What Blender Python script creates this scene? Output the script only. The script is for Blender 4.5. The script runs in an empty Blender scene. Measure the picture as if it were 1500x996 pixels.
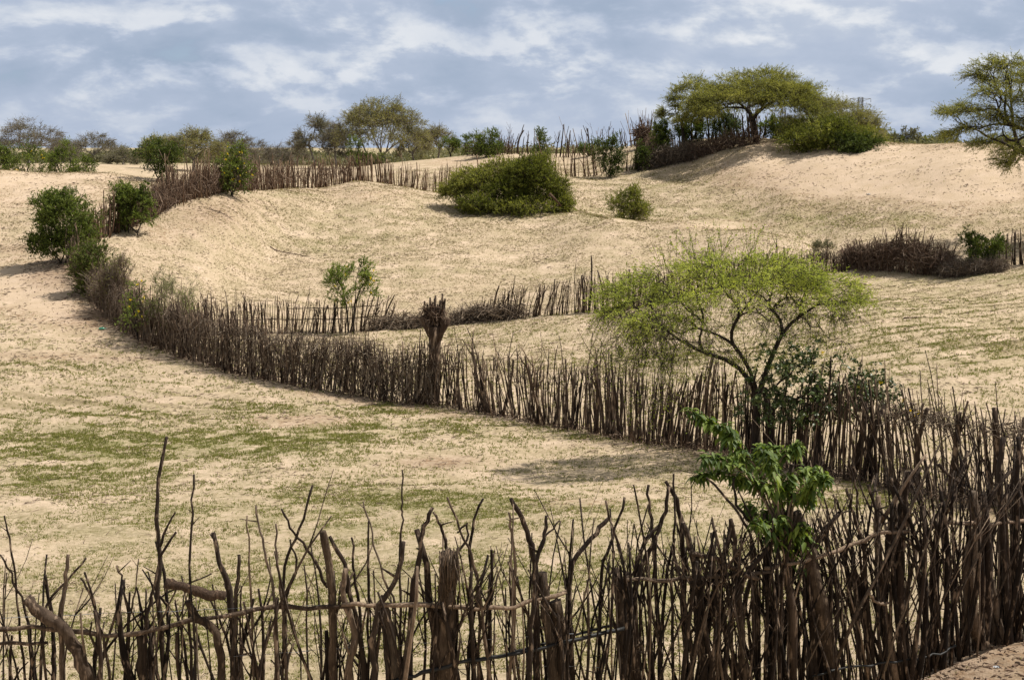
import bpy, math
import numpy as np
from mathutils import Vector

# ------------------------------------------------------------------ camera, sky, sun, exposure
scene = bpy.context.scene
COL = scene.collection
F = 2060.0                      # focal length in photograph pixels (1500 wide)
PITCH = math.atan(283.0 / F)
CAMZ = 8.0
cam = bpy.data.cameras.new('camera'); camo = bpy.data.objects.new('camera', cam); COL.objects.link(camo)
camo.location = (0, 0, CAMZ); camo.rotation_euler = (math.radians(90) - PITCH, 0, 0)
cam.sensor_width = 36.0; cam.sensor_fit = 'HORIZONTAL'; cam.lens = 36.0 * F / 1500.0
cam.clip_start = 0.1; cam.clip_end = 20000
scene.camera = camo
scene.view_settings.view_transform = 'Standard'; scene.view_settings.look = 'None'
scene.view_settings.exposure = 0.15; scene.view_settings.gamma = 1.0
scene.render.engine = 'CYCLES'
scene.cycles.use_denoising = True
scene.cycles.max_bounces = 5; scene.cycles.diffuse_bounces = 3; scene.cycles.transparent_max_bounces = 4
scene.cycles.use_adaptive_sampling = True; scene.cycles.adaptive_threshold = 0.01

SUN_EL = math.radians(59); SUN_AZ = math.radians(76)     # azimuth from +Y towards +X
sdir = Vector((math.sin(SUN_AZ) * math.cos(SUN_EL), math.cos(SUN_AZ) * math.cos(SUN_EL), math.sin(SUN_EL)))
sl = bpy.data.lights.new('sun', 'SUN'); sl.energy = 5.0; sl.angle = math.radians(0.6); sl.color = (1.0, 0.94, 0.85)
slo = bpy.data.objects.new('sun', sl); COL.objects.link(slo); slo.location = (0, 0, 60)
slo.rotation_euler = sdir.to_track_quat('Z', 'Y').to_euler()


class NT:
    """tiny helper for node trees"""
    def __init__(s, tree):
        s.t = tree; s.n = tree.nodes; s.l = tree.links
    def new(s, typ, **kw):
        n = s.n.new(typ)
        for k, v in kw.items():
            if k.startswith('i_'):
                n.inputs[k[2:].replace('_', ' ')].default_value = v
            else:
                setattr(n, k, v)
        return n
    def link(s, a, b): s.l.new(a, b)
    def math(s, op, a, b=None, clamp=False):
        n = s.n.new('ShaderNodeMath'); n.operation = op; n.use_clamp = clamp
        for i, v in enumerate((a, b)):
            if v is None: continue
            if isinstance(v, (int, float)): n.inputs[i].default_value = v
            else: s.l.new(v, n.inputs[i])
        return n.outputs[0]
    def noise(s, vec, scale, detail=4, rough=0.55, dist=0.0):
        n = s.n.new('ShaderNodeTexNoise'); n.inputs['Scale'].default_value = scale
        n.inputs['Detail'].default_value = detail; n.inputs['Roughness'].default_value = rough
        n.inputs['Distortion'].default_value = dist
        if vec is not None: s.l.new(vec, n.inputs['Vector'])
        return n.outputs['Fac']
    def mapping(s, vec, scale=(1, 1, 1), loc=(0, 0, 0), rot=(0, 0, 0)):
        n = s.n.new('ShaderNodeMapping'); n.inputs['Scale'].default_value = scale
        n.inputs['Location'].default_value = loc; n.inputs['Rotation'].default_value = rot
        s.l.new(vec, n.inputs['Vector']); return n.outputs[0]
    def mix(s, fac, a, b, blend='MIX'):
        n = s.n.new('ShaderNodeMix'); n.data_type = 'RGBA'; n.blend_type = blend
        for key, v in ((0, fac), (6, a), (7, b)):
            if isinstance(v, (int, float)): n.inputs[key].default_value = v
            elif isinstance(v, tuple): n.inputs[key].default_value = (*v, 1) if len(v) == 3 else v
            else: s.l.new(v, n.inputs[key])
        return n.outputs[2]
    def ramp(s, fac, stops, interp='LINEAR'):
        n = s.n.new('ShaderNodeValToRGB'); cr = n.color_ramp; cr.interpolation = interp
        while len(cr.elements) < len(stops): cr.elements.new(0.5)
        for e, (p, c) in zip(cr.elements, stops):
            e.position = p; e.color = (c, c, c, 1) if isinstance(c, (int, float)) else (*c, 1)
        s.l.new(fac, n.inputs[0]); return n.outputs[0]
    def attr(s, name):
        n = s.n.new('ShaderNodeAttribute'); n.attribute_name = name; return n.outputs['Fac']


world = bpy.data.worlds.new('World'); scene.world = world; world.use_nodes = True
W = NT(world.node_tree); W.n.clear()
out = W.new('ShaderNodeOutputWorld'); bg = W.new('ShaderNodeBackground'); W.link(bg.outputs[0], out.inputs[0])
sky = W.new('ShaderNodeTexSky'); sky.sky_type = 'NISHITA'; sky.sun_disc = False
sky.sun_elevation = SUN_EL; sky.sun_rotation = SUN_AZ; sky.dust_density = 1.5
skyc = W.mix(0.55, W.mix(1.0, sky.outputs[0], (0.08, 0.08, 0.08), 'MULTIPLY'), (0.36, 0.50, 0.72))
tc = W.new('ShaderNodeTexCoord').outputs['Generated']
sz = W.new('ShaderNodeSeparateXYZ'); W.link(tc, sz.inputs[0])
def cloudfield(off, scale=4.6, seed=(0.0, 0.0, 0.0), det=10, rough=0.58):
    # clouds lie on a sheet: they shrink and flatten towards the horizon
    den = W.math('ADD', W.math('MAXIMUM', sz.outputs[2], -0.02), 0.42 + off)
    cb = W.new('ShaderNodeCombineXYZ'); W.link(W.math('DIVIDE', sz.outputs[0], den), cb.inputs[0]); W.link(W.math('DIVIDE', sz.outputs[1], den), cb.inputs[1])
    return W.noise(W.mapping(cb.outputs[0], (1, 1, 1), seed), scale, det, rough, 0.15)
big = cloudfield(0.0, 1.7, (4.2, 1.3, 0.0), 4)
c0 = cloudfield(0.0); c1 = cloudfield(0.011)
dens = W.math('ADD', W.math('MULTIPLY', c0, 0.6), W.math('MULTIPLY', big, 0.4))
puff = W.ramp(c0, [(0.44, 0.0), (0.60, 1.0)])
edge = W.ramp(W.math('ADD', W.math('MULTIPLY', W.math('SUBTRACT', c0, c1), 6.0), 0.5), [(0.25, 0.0), (0.85, 1.0)])
lit = W.math('ADD', W.math('MULTIPLY', puff, W.math('MULTIPLY', edge, 0.20)), W.math('ADD', W.math('MULTIPLY', big, 0.55), W.math('MULTIPLY', c0, 0.50)))
lit = W.math('SUBTRACT', lit, 0.06)
cloudcol = W.ramp(lit, [(0.34, (0.315, 0.39, 0.51)), (0.46, (0.42, 0.485, 0.605)), (0.57, (0.545, 0.595, 0.68)), (0.76, (0.74, 0.76, 0.79))])
cloudcol = W.mix(W.ramp(sz.outputs[2], [(0.0, 0.65), (0.05, 0.0)]), cloudcol, (0.40, 0.465, 0.59))
cover = W.ramp(dens, [(0.34, 0.0), (0.40, 1.0)])
cloudcol = W.mix(W.ramp(sz.outputs[2], [(0.16, 0.0), (0.5, 0.85)]), cloudcol, (0.34, 0.335, 0.32))
mixed = W.mix(cover, skyc, cloudcol)
W.link(mixed, bg.inputs[0]); bg.inputs[1].default_value = 1.0

# ------------------------------------------------------------------ helpers
def ray(px, py, Y):
    """point seen at photograph pixel (px, py) at forward distance Y"""
    a = (px - 750.0) / F; b = (498.0 - py) / F
    c, s_ = math.cos(PITCH), math.sin(PITCH)
    dy = c + b * s_; dz = -s_ + b * c
    t = Y / dy
    return np.array([a * t, Y, CAMZ + dz * t])

def project(P):
    x, y, z = P[..., 0], P[..., 1], P[..., 2] - CAMZ
    c, s_ = math.cos(PITCH), math.sin(PITCH)
    d = np.maximum(y * c - z * s_, 0.5); u = y * s_ + z * c
    return 750 + F * x / d, 498 - F * u / d

def px2x(px, Y, z=0.5):
    d = Y * math.cos(PITCH) - (z - CAMZ) * math.sin(PITCH)
    return (px - 750.0) / F * d

def _hash(ix, iy, seed):
    h = (ix.astype(np.int64) * 374761393 + iy.astype(np.int64) * 668265263 + seed * 974634777) & 0x7fffffff
    h = ((h ^ (h >> 13)) * 1274126177) & 0x7fffffff
    return ((h ^ (h >> 16)) & 0xffff) / 65535.0

def vnoise(x, y, seed=0):
    ix = np.floor(x); iy = np.floor(y); fx = x - ix; fy = y - iy
    fx = fx * fx * (3 - 2 * fx); fy = fy * fy * (3 - 2 * fy)
    a = _hash(ix, iy, seed); b = _hash(ix + 1, iy, seed); c = _hash(ix, iy + 1, seed); d = _hash(ix + 1, iy + 1, seed)
    return (a * (1 - fx) + b * fx) * (1 - fy) + (c * (1 - fx) + d * fx) * fy

def fbm(x, y, octs=4, seed=0):
    s_ = 0; a = 0.5; t = 0
    for i in range(octs):
        s_ = s_ + a * vnoise(x, y, seed + i * 17); t += a; x = x * 2.03 + 11.3; y = y * 2.03 + 5.1; a *= 0.55
    return s_ / t

def norm(v): return v / np.maximum(np.linalg.norm(v, axis=-1, keepdims=True), 1e-9)

class MB:
    """collects tubes, leaves and plates, then links them as one mesh"""
    def __init__(s): s.v = []; s.f = []; s.r = []; s.n = 0
    def add(s, V, Fs, r):
        V = np.asarray(V, float).reshape(-1, 3)
        s.v.append(V); s.f += [np.asarray(f) + s.n for f in Fs]
        s.r.append(np.broadcast_to(np.asarray(r, float).reshape(-1), (len(V),)) if np.size(r) in (1, len(V)) else np.repeat(r, len(V) // len(r)))
        s.n += len(V)
    def tubes(s, P, R, k=5, rnd=0.5, cap=True, rough=0.0, rng=None):
        """P [M,n,3], R [M,n]"""
        P = np.asarray(P, float); R = np.asarray(R, float)
        M, n = P.shape[:2]
        T = np.empty_like(P); T[:, 1:-1] = P[:, 2:] - P[:, :-2]; T[:, 0] = P[:, 1] - P[:, 0]; T[:, -1] = P[:, -1] - P[:, -2]
        T = norm(T)
        mean = norm(P[:, -1] - P[:, 0])
        ref = np.where(np.abs(mean[:, 2:3]) > 0.8, np.array([[1.0, 0, 0]]), np.array([[0, 0, 1.0]]))
        A = norm(np.cross(T, ref[:, None, :])); B = np.cross(T, A)
        ang = np.arange(k) / k * 2 * math.pi
        ca = np.cos(ang)[None, None, :, None]; sa = np.sin(ang)[None, None, :, None]
        RR = R[:, :, None, None]
        if rough and rng is not None: RR = RR * (1 + rough * rng.uniform(-1, 1, (M, n, k, 1)))
        V = P[:, :, None, :] + RR * (A[:, :, None, :] * ca + B[:, :, None, :] * sa)
        i = np.arange(n - 1)[:, None]; j = np.arange(k)[None, :]; j2 = (j + 1) % k
        q = np.stack([i * k + j, i * k + j2, (i + 1) * k + j2, (i + 1) * k + j], -1).reshape(-1, 4)
        off = (np.arange(M) * n * k)[:, None, None]
        Fs = [(q[None] + off).reshape(-1, 4)]
        if cap:
            top = (n - 1) * k + np.arange(k); bot = np.arange(k)[::-1]
            Fs.append((top[None, None] + off).reshape(-1, k)); Fs.append((bot[None, None] + off).reshape(-1, k))
        rr = np.broadcast_to(np.asarray(rnd, float).reshape(-1), (M,)) if np.size(rnd) in (1, M) else rnd
        s.add(V, Fs, np.repeat(rr, n * k))
    def leaves(s, C, D, N, L, Wd, rnd):
        """diamond leaves folded a little on the midrib"""
        C = np.asarray(C); D = norm(D); S = norm(np.cross(D, N)); N = np.cross(S, D)
        L = np.broadcast_to(L, (len(C),))[:, None]; Wd = np.broadcast_to(Wd, (len(C),))[:, None]
        V = np.stack([C, C + D * L * .45 + S * Wd * .5 + N * Wd * .15, C + D * L, C + D * L * .45 - S * Wd * .5 + N * Wd * .15], 1)
        q = np.arange(len(C) * 4).reshape(-1, 4)
        t = np.concatenate([q[:, [0, 1, 2]], q[:, [0, 2, 3]]])
        s.add(V, [t], np.repeat(rnd, 4) if np.size(rnd) > 1 else rnd)
    def build(s, name, mat, parent=None, smooth=True, extra=None):
        V = np.concatenate(s.v).astype(np.float32)
        if parent is not None: V = V - np.array(parent.matrix_world.translation if parent.parent is None else (0, 0, 0), np.float32)
        me = bpy.data.meshes.new(name)
        cnt = [len(f) for f in s.f]; sizes = np.concatenate([np.full(len(f), f.shape[1], np.int32) for f in s.f])
        loops = np.concatenate([f.reshape(-1) for f in s.f]).astype(np.int32)
        me.vertices.add(len(V)); me.vertices.foreach_set('co', V.reshape(-1))
        me.loops.add(len(loops)); me.loops.foreach_set('vertex_index', loops)
        me.polygons.add(len(sizes)); st = np.concatenate([[0], np.cumsum(sizes)[:-1]]).astype(np.int32)
        me.polygons.foreach_set('loop_start', st)
        if smooth: me.polygons.foreach_set('use_smooth', np.ones(len(sizes), bool))
        a = me.attributes.new('rnd', 'FLOAT', 'POINT'); a.data.foreach_set('value', np.concatenate(s.r).astype(np.float32))
        me.update(calc_edges=True); me.validate()
        me.materials.append(mat)
        o = bpy.data.objects.new(name, me); COL.objects.link(o)
        if parent is not None: o.parent = parent
        return o

def thing(name, label, cat, loc, group=None):
    o = bpy.data.objects.new(name, None); COL.objects.link(o); o.location = [float(v) for v in loc]
    o.empty_display_size = 0.2
    o['label'] = label; o['category'] = cat
    if group: o['group'] = group
    o.matrix_world.translation = o.location
    return o
def tag(o, label, cat, group=None):
    o['label'] = label; o['category'] = cat
    if group: o['group'] = group
    return o

# ------------------------------------------------------------------ materials
def new_mat(name):
    m = bpy.data.materials.new(name); m.use_nodes = True; n = NT(m.node_tree); n.n.clear()
    o = n.new('ShaderNodeOutputMaterial'); return m, n, o

def wood(name, dark, mid, light, sx=6.0, bump=0.6):
    m, n, o = new_mat(name)
    g = n.new('ShaderNodeNewGeometry').outputs['Position']; r = n.attr('rnd')
    st = n.noise(n.mapping(g, (sx * 6, sx * 6, sx)), 1.0, 6, 0.65)
    pt = n.noise(n.mapping(g, (sx * .6, sx * .6, sx * .6)), 1.0, 4, 0.6)
    f = n.math('ADD', n.math('MULTIPLY', r, 0.85), n.math('MULTIPLY', n.math('SUBTRACT', pt, 0.40), 0.7))
    base = n.ramp(f, [(0.05, dark), (0.5, mid), (0.95, light)])
    gr = n.math('FRACT', n.math('MULTIPLY', r, 13.7))
    base = n.mix(n.ramp(gr, [(.35, 0.0), (.9, .75)]), base, n.mix(1.0, n.mix(.5, base, mid), (1.15, 1.28, 1.42), 'MULTIPLY'))
    c = n.mix(n.ramp(st, [(0.35, 0.0), (0.65, 1.0)]), n.mix(1.0, base, (.5, .48, .46), 'MULTIPLY'), base)
    pk = n.noise(n.mapping(g, (sx * 3, sx * 3, sx * .8), (7, 3, 1)), 1.0, 3, 0.6)
    c = n.mix(n.math('MULTIPLY', n.ramp(pk, [(.56, 0.0), (.66, 1.0)]), .55), c, tuple(v * 1.25 for v in light))
    p = n.new('ShaderNodeBsdfPrincipled'); n.link(c, p.inputs['Base Color']); p.inputs['Roughness'].default_value = 0.9
    p.inputs['Specular IOR Level'].default_value = 0.2
    b = n.new('ShaderNodeBump'); b.inputs['Strength'].default_value = bump; b.inputs['Distance'].default_value = 0.01
    n.link(st, b.inputs['Height']); n.link(b.outputs[0], p.inputs['Normal']); n.link(p.outputs[0], o.inputs[0])
    return m

def leafm(name, c1, c2, c3, transl=0.3, gloss=None):
    m, n, o = new_mat(name)
    r = n.attr('rnd')
    g = n.new('ShaderNodeNewGeometry').outputs['Position']
    f = n.math('ADD', n.math('MULTIPLY', r, 0.75), n.math('MULTIPLY', n.noise(g, 1.3, 2), 0.3))
    c = n.ramp(f, [(0.12, c1), (0.5, c2), (0.92, c3)])
    p = n.new('ShaderNodeBsdfPrincipled'); n.link(c, p.inputs['Base Color']); p.inputs['Roughness'].default_value = gloss or 0.7
    p.inputs['Specular IOR Level'].default_value = 0.45 if gloss else 0.2
    t = n.new('ShaderNodeBsdfTranslucent'); n.link(n.mix(1.0, c, (1.25, 1.25, .7), 'MULTIPLY'), t.inputs['Color'])
    mx = n.new('ShaderNodeMixShader'); mx.inputs[0].default_value = transl
    n.link(p.outputs[0], mx.inputs[1]); n.link(t.outputs[0], mx.inputs[2]); n.link(mx.outputs[0], o.inputs[0])
    return m

def plain(name, col, rough=0.6):
    m, n, o = new_mat(name)
    g = n.new('ShaderNodeNewGeometry').outputs['Position']
    c = n.mix(n.ramp(n.noise(g, 30, 4), [(.35, 0.0), (.7, 1.0)]), col, tuple(v * .6 for v in col))
    p = n.new('ShaderNodeBsdfPrincipled'); n.link(c, p.inputs['Base Color']); p.inputs['Roughness'].default_value = rough
    n.link(p.outputs[0], o.inputs[0]); return m

M = {
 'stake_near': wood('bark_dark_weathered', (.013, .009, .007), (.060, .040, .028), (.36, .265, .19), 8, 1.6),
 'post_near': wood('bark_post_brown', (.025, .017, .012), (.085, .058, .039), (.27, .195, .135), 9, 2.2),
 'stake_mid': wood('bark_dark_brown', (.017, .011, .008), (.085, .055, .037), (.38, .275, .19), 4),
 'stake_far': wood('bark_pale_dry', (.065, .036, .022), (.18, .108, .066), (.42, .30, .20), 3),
 'twig_grey': wood('dead_twig_grey', (.08, .058, .042), (.18, .13, .092), (.40, .32, .24), 5),
 'twig_brown': wood('dead_twig_brown', (.05, .031, .021), (.17, .108, .073), (.36, .26, .19), 5),
 'bark_tree': wood('bark_tree', (.015, .011, .009), (.04, .030, .023), (.10, .078, .06), 3),
 'bark_grey': wood('bark_grey', (.11, .09, .07), (.21, .175, .14), (.33, .29, .24), 3),
 'log_red': wood('rotten_red_wood', (.03, .018, .012), (.09, .055, .036), (.2, .13, .085), 10, 2.5),
 'leaf_lime': leafm('leaf_lime', (.12, .15, .025), (.34, .40, .07), (.58, .62, .16), .4),
 'leaf_olive': leafm('leaf_olive', (.10, .115, .025), (.25, .255, .065), (.42, .41, .13), .38),
 'leaf_yellow_olive': leafm('leaf_yellow_olive', (.14, .14, .04), (.25, .24, .08), (.37, .35, .14), .35),
 'leaf_grey': leafm('leaf_grey_olive', (.10, .10, .055), (.18, .175, .10), (.27, .26, .16), .3),
 'leaf_dark': leafm('leaf_dark_green', (.022, .036, .006), (.062, .090, .015), (.13, .165, .035), .3),
 'leaf_bush': leafm('leaf_bush_green', (.045, .06, .010), (.16, .18, .03), (.37, .37, .09), .38),
 'leaf_blue': leafm('leaf_sage_green', (.05, .075, .03), (.10, .14, .055), (.18, .22, .10), .3),
 'leaf_fresh': leafm('leaf_fresh_green', (.04, .06, .010), (.105, .145, .026), (.24, .29, .075), .35),
 'leaf_vine': leafm('leaf_vine_dark', (.02, .036, .008), (.055, .085, .02), (.16, .20, .07), .2, .45),
 'leaf_glossy': leafm('leaf_glossy_green', (.02, .045, .006), (.08, .135, .016), (.24, .31, .055), .35, .6),
 'leaf_light': leafm('leaf_light_green', (.08, .12, .025), (.17, .23, .05), (.32, .38, .11), .4),
 'leaf_straw': leafm('leaf_straw', (.12, .10, .045), (.24, .195, .10), (.42, .35, .21), .2),
 'grass_green': leafm('grass_green', (.11, .125, .028), (.20, .21, .055), (.32, .31, .12), .3),
 'flower': leafm('flower_yellow', (.7, .5, .01), (.85, .65, .02), (.9, .75, .05), .2),
 'hose': plain('black_plastic', (.006, .006, .006), .6),
 'bottle': plain('green_plastic', (.12, .42, .28), .3),
 'litter': plain('white_plastic', (.42, .44, .47), .6),
 'steel': plain('galvanised_steel', (.25, .27, .3), .5),
}

# ------------------------------------------------------------------ terrain
CP = [  # (px, py, distance) of points seen on the ground in the photograph
 # left field and dune
 (-250,960,14),(-250,700,27),(-250,540,45),(-250,400,64),(-250,300,80),(-250,250,92),
 (0,700,27),(0,600,38),(0,540,45),(0,470,54),(0,400,64),(0,340,74),(0,290,82),(0,249,92),
 (90,255,92),(160,256,91),(215,268,88),(60,300,80),(60,350,72),(130,300,79),
 (300,700,27),(300,620,36),(300,570,42),(150,560,43),(150,500,50.5),(700,700,27),(550,640,33),(1000,720,24.5),
 (1000,800,19.5),(500,850,18),(1250,800,19),(100,850,18),(850,680,29),
 # the long fence
 (100,392,64),(130,430,59),(170,470,54),(220,505,50),(300,532,46),(400,558,43),(500,578,41),(600,592,39.5),
 (700,605,38),(800,622,36),(900,640,33.5),(1000,655,31),(1100,672,29),(1200,692,27),(1300,712,25.5),(1400,730,24.5),
 (1500,745,23.5),(1800,800,21),
 # near fence line and bank
 (1250,1032,12.9),(1130,1050,12.5),(1330,1004,13.1),(1390,978,13.35),(1500,940,14.1),(1480,990,12.9),(1750,960,13.6),
 # basin behind the long fence
 (340,492,57),(420,490,60),(500,487,61.5),(566,481,62),(650,478,62.5),(700,471,63),(830,460,60.5),(905,455,60),
 (600,520,51),(700,535,48),(850,520,49),(1000,430,64),(1100,410,67),(1180,402,70),(1245,400,72),(1350,404,70.5),
 (1460,392,70),(1500,390,69.5),(1900,370,70),(1400,560,38),(1250,520,44),(1300,450,57),(1500,460,54),(1500,540,40),(1500,620,33),(1850,540,40),
 # middle dunes
 (200,410,65),(160,350,72),(240,308,78),(310,289,83),(250,370,72),(300,450,63),(400,440,67),(370,279,91),
 (500,440,69),(500,400,76),(500,350,85),(500,300,94),(430,276,97),(520,266,100),(600,276,101),(650,290,99),
 (400,332,85),(340,320,80),(300,330,77),(440,300,91),(360,380,77),(640,330,90),(650,380,79),(740,314,93),(800,345,86),(700,410,74),(800,400,75),(820,300,98),
 (900,345,82),(900,318,87),(1000,322,84.5),(900,380,77),(1100,335,81.5),(1170,352,77.5),(1180,365,76),(840,320,89),(1000,331,89),(900,325,91),(1100,345,86),(1180,360,82),(1000,311,95),(900,309,98),(1100,326,91),(1180,337,87),(1250,350,80),(1000,370,78),
 (660,283,108),(820,256,113),(950,247,115),(1010,243,113),(1060,222,112),(1110,214,110),(930,270,107),(1000,290,99),
 (1050,250,106),(1150,300,92),(1150,250,102),(1250,260,96),(1300,300,88),(1400,260,89),(1400,320,82),(1500,300,83),(1300,350,79),(1400,370,75),
 (1200,219,106),(1290,226,101),(1350,221,100),(1400,213,99),(1450,214,97),(1500,218,95),(1700,225,92),(1900,235,92),(1600,290,80),
 # mound and hill tops behind
 (700,227,140),(640,233,138),(590,238,136),(780,224,138),(870,224,135),(950,215,128),(1000,205,121),(1050,203,121),(1110,204,121),(1160,210,122),
]
CZ = [  # hidden or off-frame ground: (x, y, z relative to the camera)
 (-6,0,-1.7),(0,0,-1.7),(6,0,-1.7),(0,-12,-1.6),(-12,-12,-1.6),(12,-12,-1.6),(0,3,-2.0),(-5,3,-2.0),(5,3,-2.0),
 (0,6,-3.4),(-5,6,-3.4),(5,6,-3.4),(0,9,-4.8),(-5,9,-4.8),(5,9.3,-4.7),(-5,11,-4.95),(0,11.5,-4.95),(3,12.5,-4.93),(-12,10,-4.9),(12,9,-4.5),
 (-36,104,-3.0),(-30,110,-3.2),(-20,104,-3.2),(-15,110,-3.7),(-8,112,-3.7),(-48,110,-2.6),(-5,122,-2.4),(5,122,-2.2),(14,124,-1.4),
 (-40,130,-2.4),(-20,130,-3.0),(-10,155,-2.0),(5,160,-1.8),(20,150,-1.2),(-80,130,-2.0),(-60,160,-2.2),(-30,170,-2.4),
 (30,140,-.9),(45,120,-1.2),(38,112,-1.0),(30,135,-.4),(60,130,-1.4),(30,170,-1.6),(60,170,-2.0),(90,130,-1.6),
 (-100,220,-3),(0,220,-2.6),(100,220,-2.6),(-200,400,-3),(0,400,-3),(200,400,-3),(-500,900,-3.5),(0,900,-3.5),(500,900,-3.5),
 (-2000,3500,-5),(0,3500,-5),(2000,3500,-5),
]
def _uv(x, y): return np.stack([np.asarray(x) / (np.asarray(y) + 22.0) * 3.2, np.log(np.asarray(y) + 22.0)], -1)
pts = [ray(*c) for c in CP] + [np.array([x, y, CAMZ + z]) for x, y, z in CZ]
pts = np.array(pts); _cuv = _uv(pts[:, 0], pts[:, 1])
def _phi(r2): return np.where(r2 > 1e-12, 0.5 * r2 * np.log(np.maximum(r2, 1e-12)), 0.0)
_n = len(pts)
_K = _phi(((_cuv[:, None] - _cuv[None]) ** 2).sum(-1)) + np.eye(_n) * 4e-4
_P = np.concatenate([np.ones((_n, 1)), _cuv], 1)
_A = np.block([[_K, _P], [_P.T, np.zeros((3, 3))]])
_w = np.linalg.solve(_A, np.concatenate([pts[:, 2], np.zeros(3)]))
def base_height(x, y):
    x = np.asarray(x, float); y = np.asarray(y, float); shp = x.shape
    uv = _uv(x.ravel(), y.ravel()); res = np.empty(len(uv))
    for i in range(0, len(uv), 20000):
        c = uv[i:i + 20000]
        res[i:i + 20000] = _phi(((c[:, None] - _cuv[None]) ** 2).sum(-1)) @ _w[:_n] + _w[_n] + c @ _w[_n + 1:]
    return res.reshape(shp)
def furrow_mask(px, py):
    a = np.exp(-(((px - 130) / 260) ** 2 + ((py - 590) / 45) ** 2)) 
    b = np.exp(-(((px - 1420) / 260) ** 4 + ((py - 480) / 75) ** 4))
    return a, b
def height(x, y):
    x = np.asarray(x, float); y = np.asarray(y, float)
    z = base_height(x, y)
    k = np.clip((y - 4) / 15, 0, 1)
    z = z + k * ((fbm(x * .22, y * .22, 3, 5) - .5) * .30 + (fbm(x * 1.1, y * 1.1, 3, 9) - .5) * .09)
    px, py = project(np.stack([x, y, z], -1)); a, b = furrow_mask(px, py)
    w1 = np.sin((y + .70 * x + (fbm(x * .3, y * .3, 2, 3) - .5) * 1.6) * 2 * math.pi / 1.5) 
    w2 = np.sin((y - .6 * x + (fbm(x * .15, y * .15, 2, 4) - .5) * 1.5) * 2 * math.pi / 1.4)
    return z + .05 * a * w1 + .055 * b * w2

NU, NV = 560, 1150
vv = np.concatenate([np.linspace(math.log(10), math.log(22 + 8), 40)[:-1],
                     np.linspace(math.log(30), math.log(22 + 150), NV - 140), np.linspace(math.log(172), math.log(6000), 101)[1:]])
uu = np.linspace(-0.62, 0.62, NU)
YY = np.exp(vv) - 22.0
GX = uu[None, :] * (YY[:, None] + 22.0); GY = np.repeat(YY[:, None], NU, 1)
GZ = height(GX, GY)
# clods and footprints as real relief where the mesh is fine enough
tr = (np.clip((fbm(GX * 3.1, GY * 3.1, 3, 21) - .52) * 5, 0, 1)) * np.clip((GY - 8) / 6, 0, 1) * np.clip((150 - GY) / 40, 0, 1)
GZ = GZ + tr * .035
nrow = len(vv)
gm = MB()
idx = np.arange(nrow * NU).reshape(nrow, NU)
quads = np.stack([idx[:-1, :-1], idx[:-1, 1:], idx[1:, 1:], idx[1:, :-1]], -1).reshape(-1, 4)
V = np.stack([GX, GY, GZ], -1)
gm.add(V, [quads], fbm(GX * .08, GY * .08, 3, 33).reshape(-1))
PX, PY = project(V)

def blobs(px, py, L):
    s_ = 0
    for cx, cy, rx, ry, a in L: s_ = s_ + a * np.exp(-(((px - cx) / rx) ** 2 + ((py - cy) / ry) ** 2))
    return s_
GREEN = [(1010,285,170,40,.30),(1180,325,170,25,.35),(480,350,170,40,.2),(900,400,200,20,.2),(1180,318,150,5,.6),(1330,332,120,5,.5),(1480,405,60,8,.5),(1400,500,260,80,.10),(1350,430,170,30,.3),(200,655,260,24,.95),(60,700,180,26,.9),(420,645,110,20,.9),(480,640,90,14,.5),(60,535,120,10,.3),(100,610,260,10,.25),(330,600,200,9,.45),(560,600,60,7,.6),(690,625,130,9,.8),
         (300,760,380,50,.28),(650,735,200,22,.45),(820,640,110,8,.6),(200,900,400,90,.45),(700,860,380,110,.48),(1000,860,300,110,.38),(300,512,90,8,.5),
         (1250,730,110,22,.5),(1100,480,60,20,.1),(760,490,200,20,.22),(1000,530,200,22,.18),(1450,405,160,9,.6),(560,320,110,25,.25),(480,355,60,25,.3),
         (850,315,130,8,.5),(1100,310,160,10,.4),(1350,330,160,7,.3),(600,400,90,10,.3),(980,270,90,10,.2),(420,285,70,5,.4),(1440,480,240,60,.08),(1300,700,80,30,.4)]
BARE = [(1230,255,150,30,.8),(1400,275,140,26,.5),(1320,270,190,18,.7),(60,275,160,30,.9),(60,400,120,50,.6),(1280,240,170,26,.9),(1180,232,90,16,.7),(1420,235,160,22,.7),(80,440,160,40,.55),(430,618,90,14,.8),(640,675,70,12,.8),(60,520,140,14,.5),
        (520,285,110,18,.5),(1040,330,110,9,.8),(250,340,70,30,.4),(650,238,90,8,.5),(1450,300,120,40,.35),(850,735,120,14,.4),(1170,215,70,7,.8)]
DARK = [(160,450,60,50,.8),(240,500,60,16,.5),(70,400,40,25,.5),(1100,270,90,25,.3),(1200,305,120,14,.3),(640,678,60,9,.8),(450,615,60,8,.5),(30,520,60,6,.5),(330,300,45,18,.45),(300,320,60,20,.4),(1330,330,170,7,.25),(1080,255,110,10,.2),(260,525,120,6,.6),(60,720,60,7,.2)]  # brown soil and crumbs; patches by the left fence also paint in its shade
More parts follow.
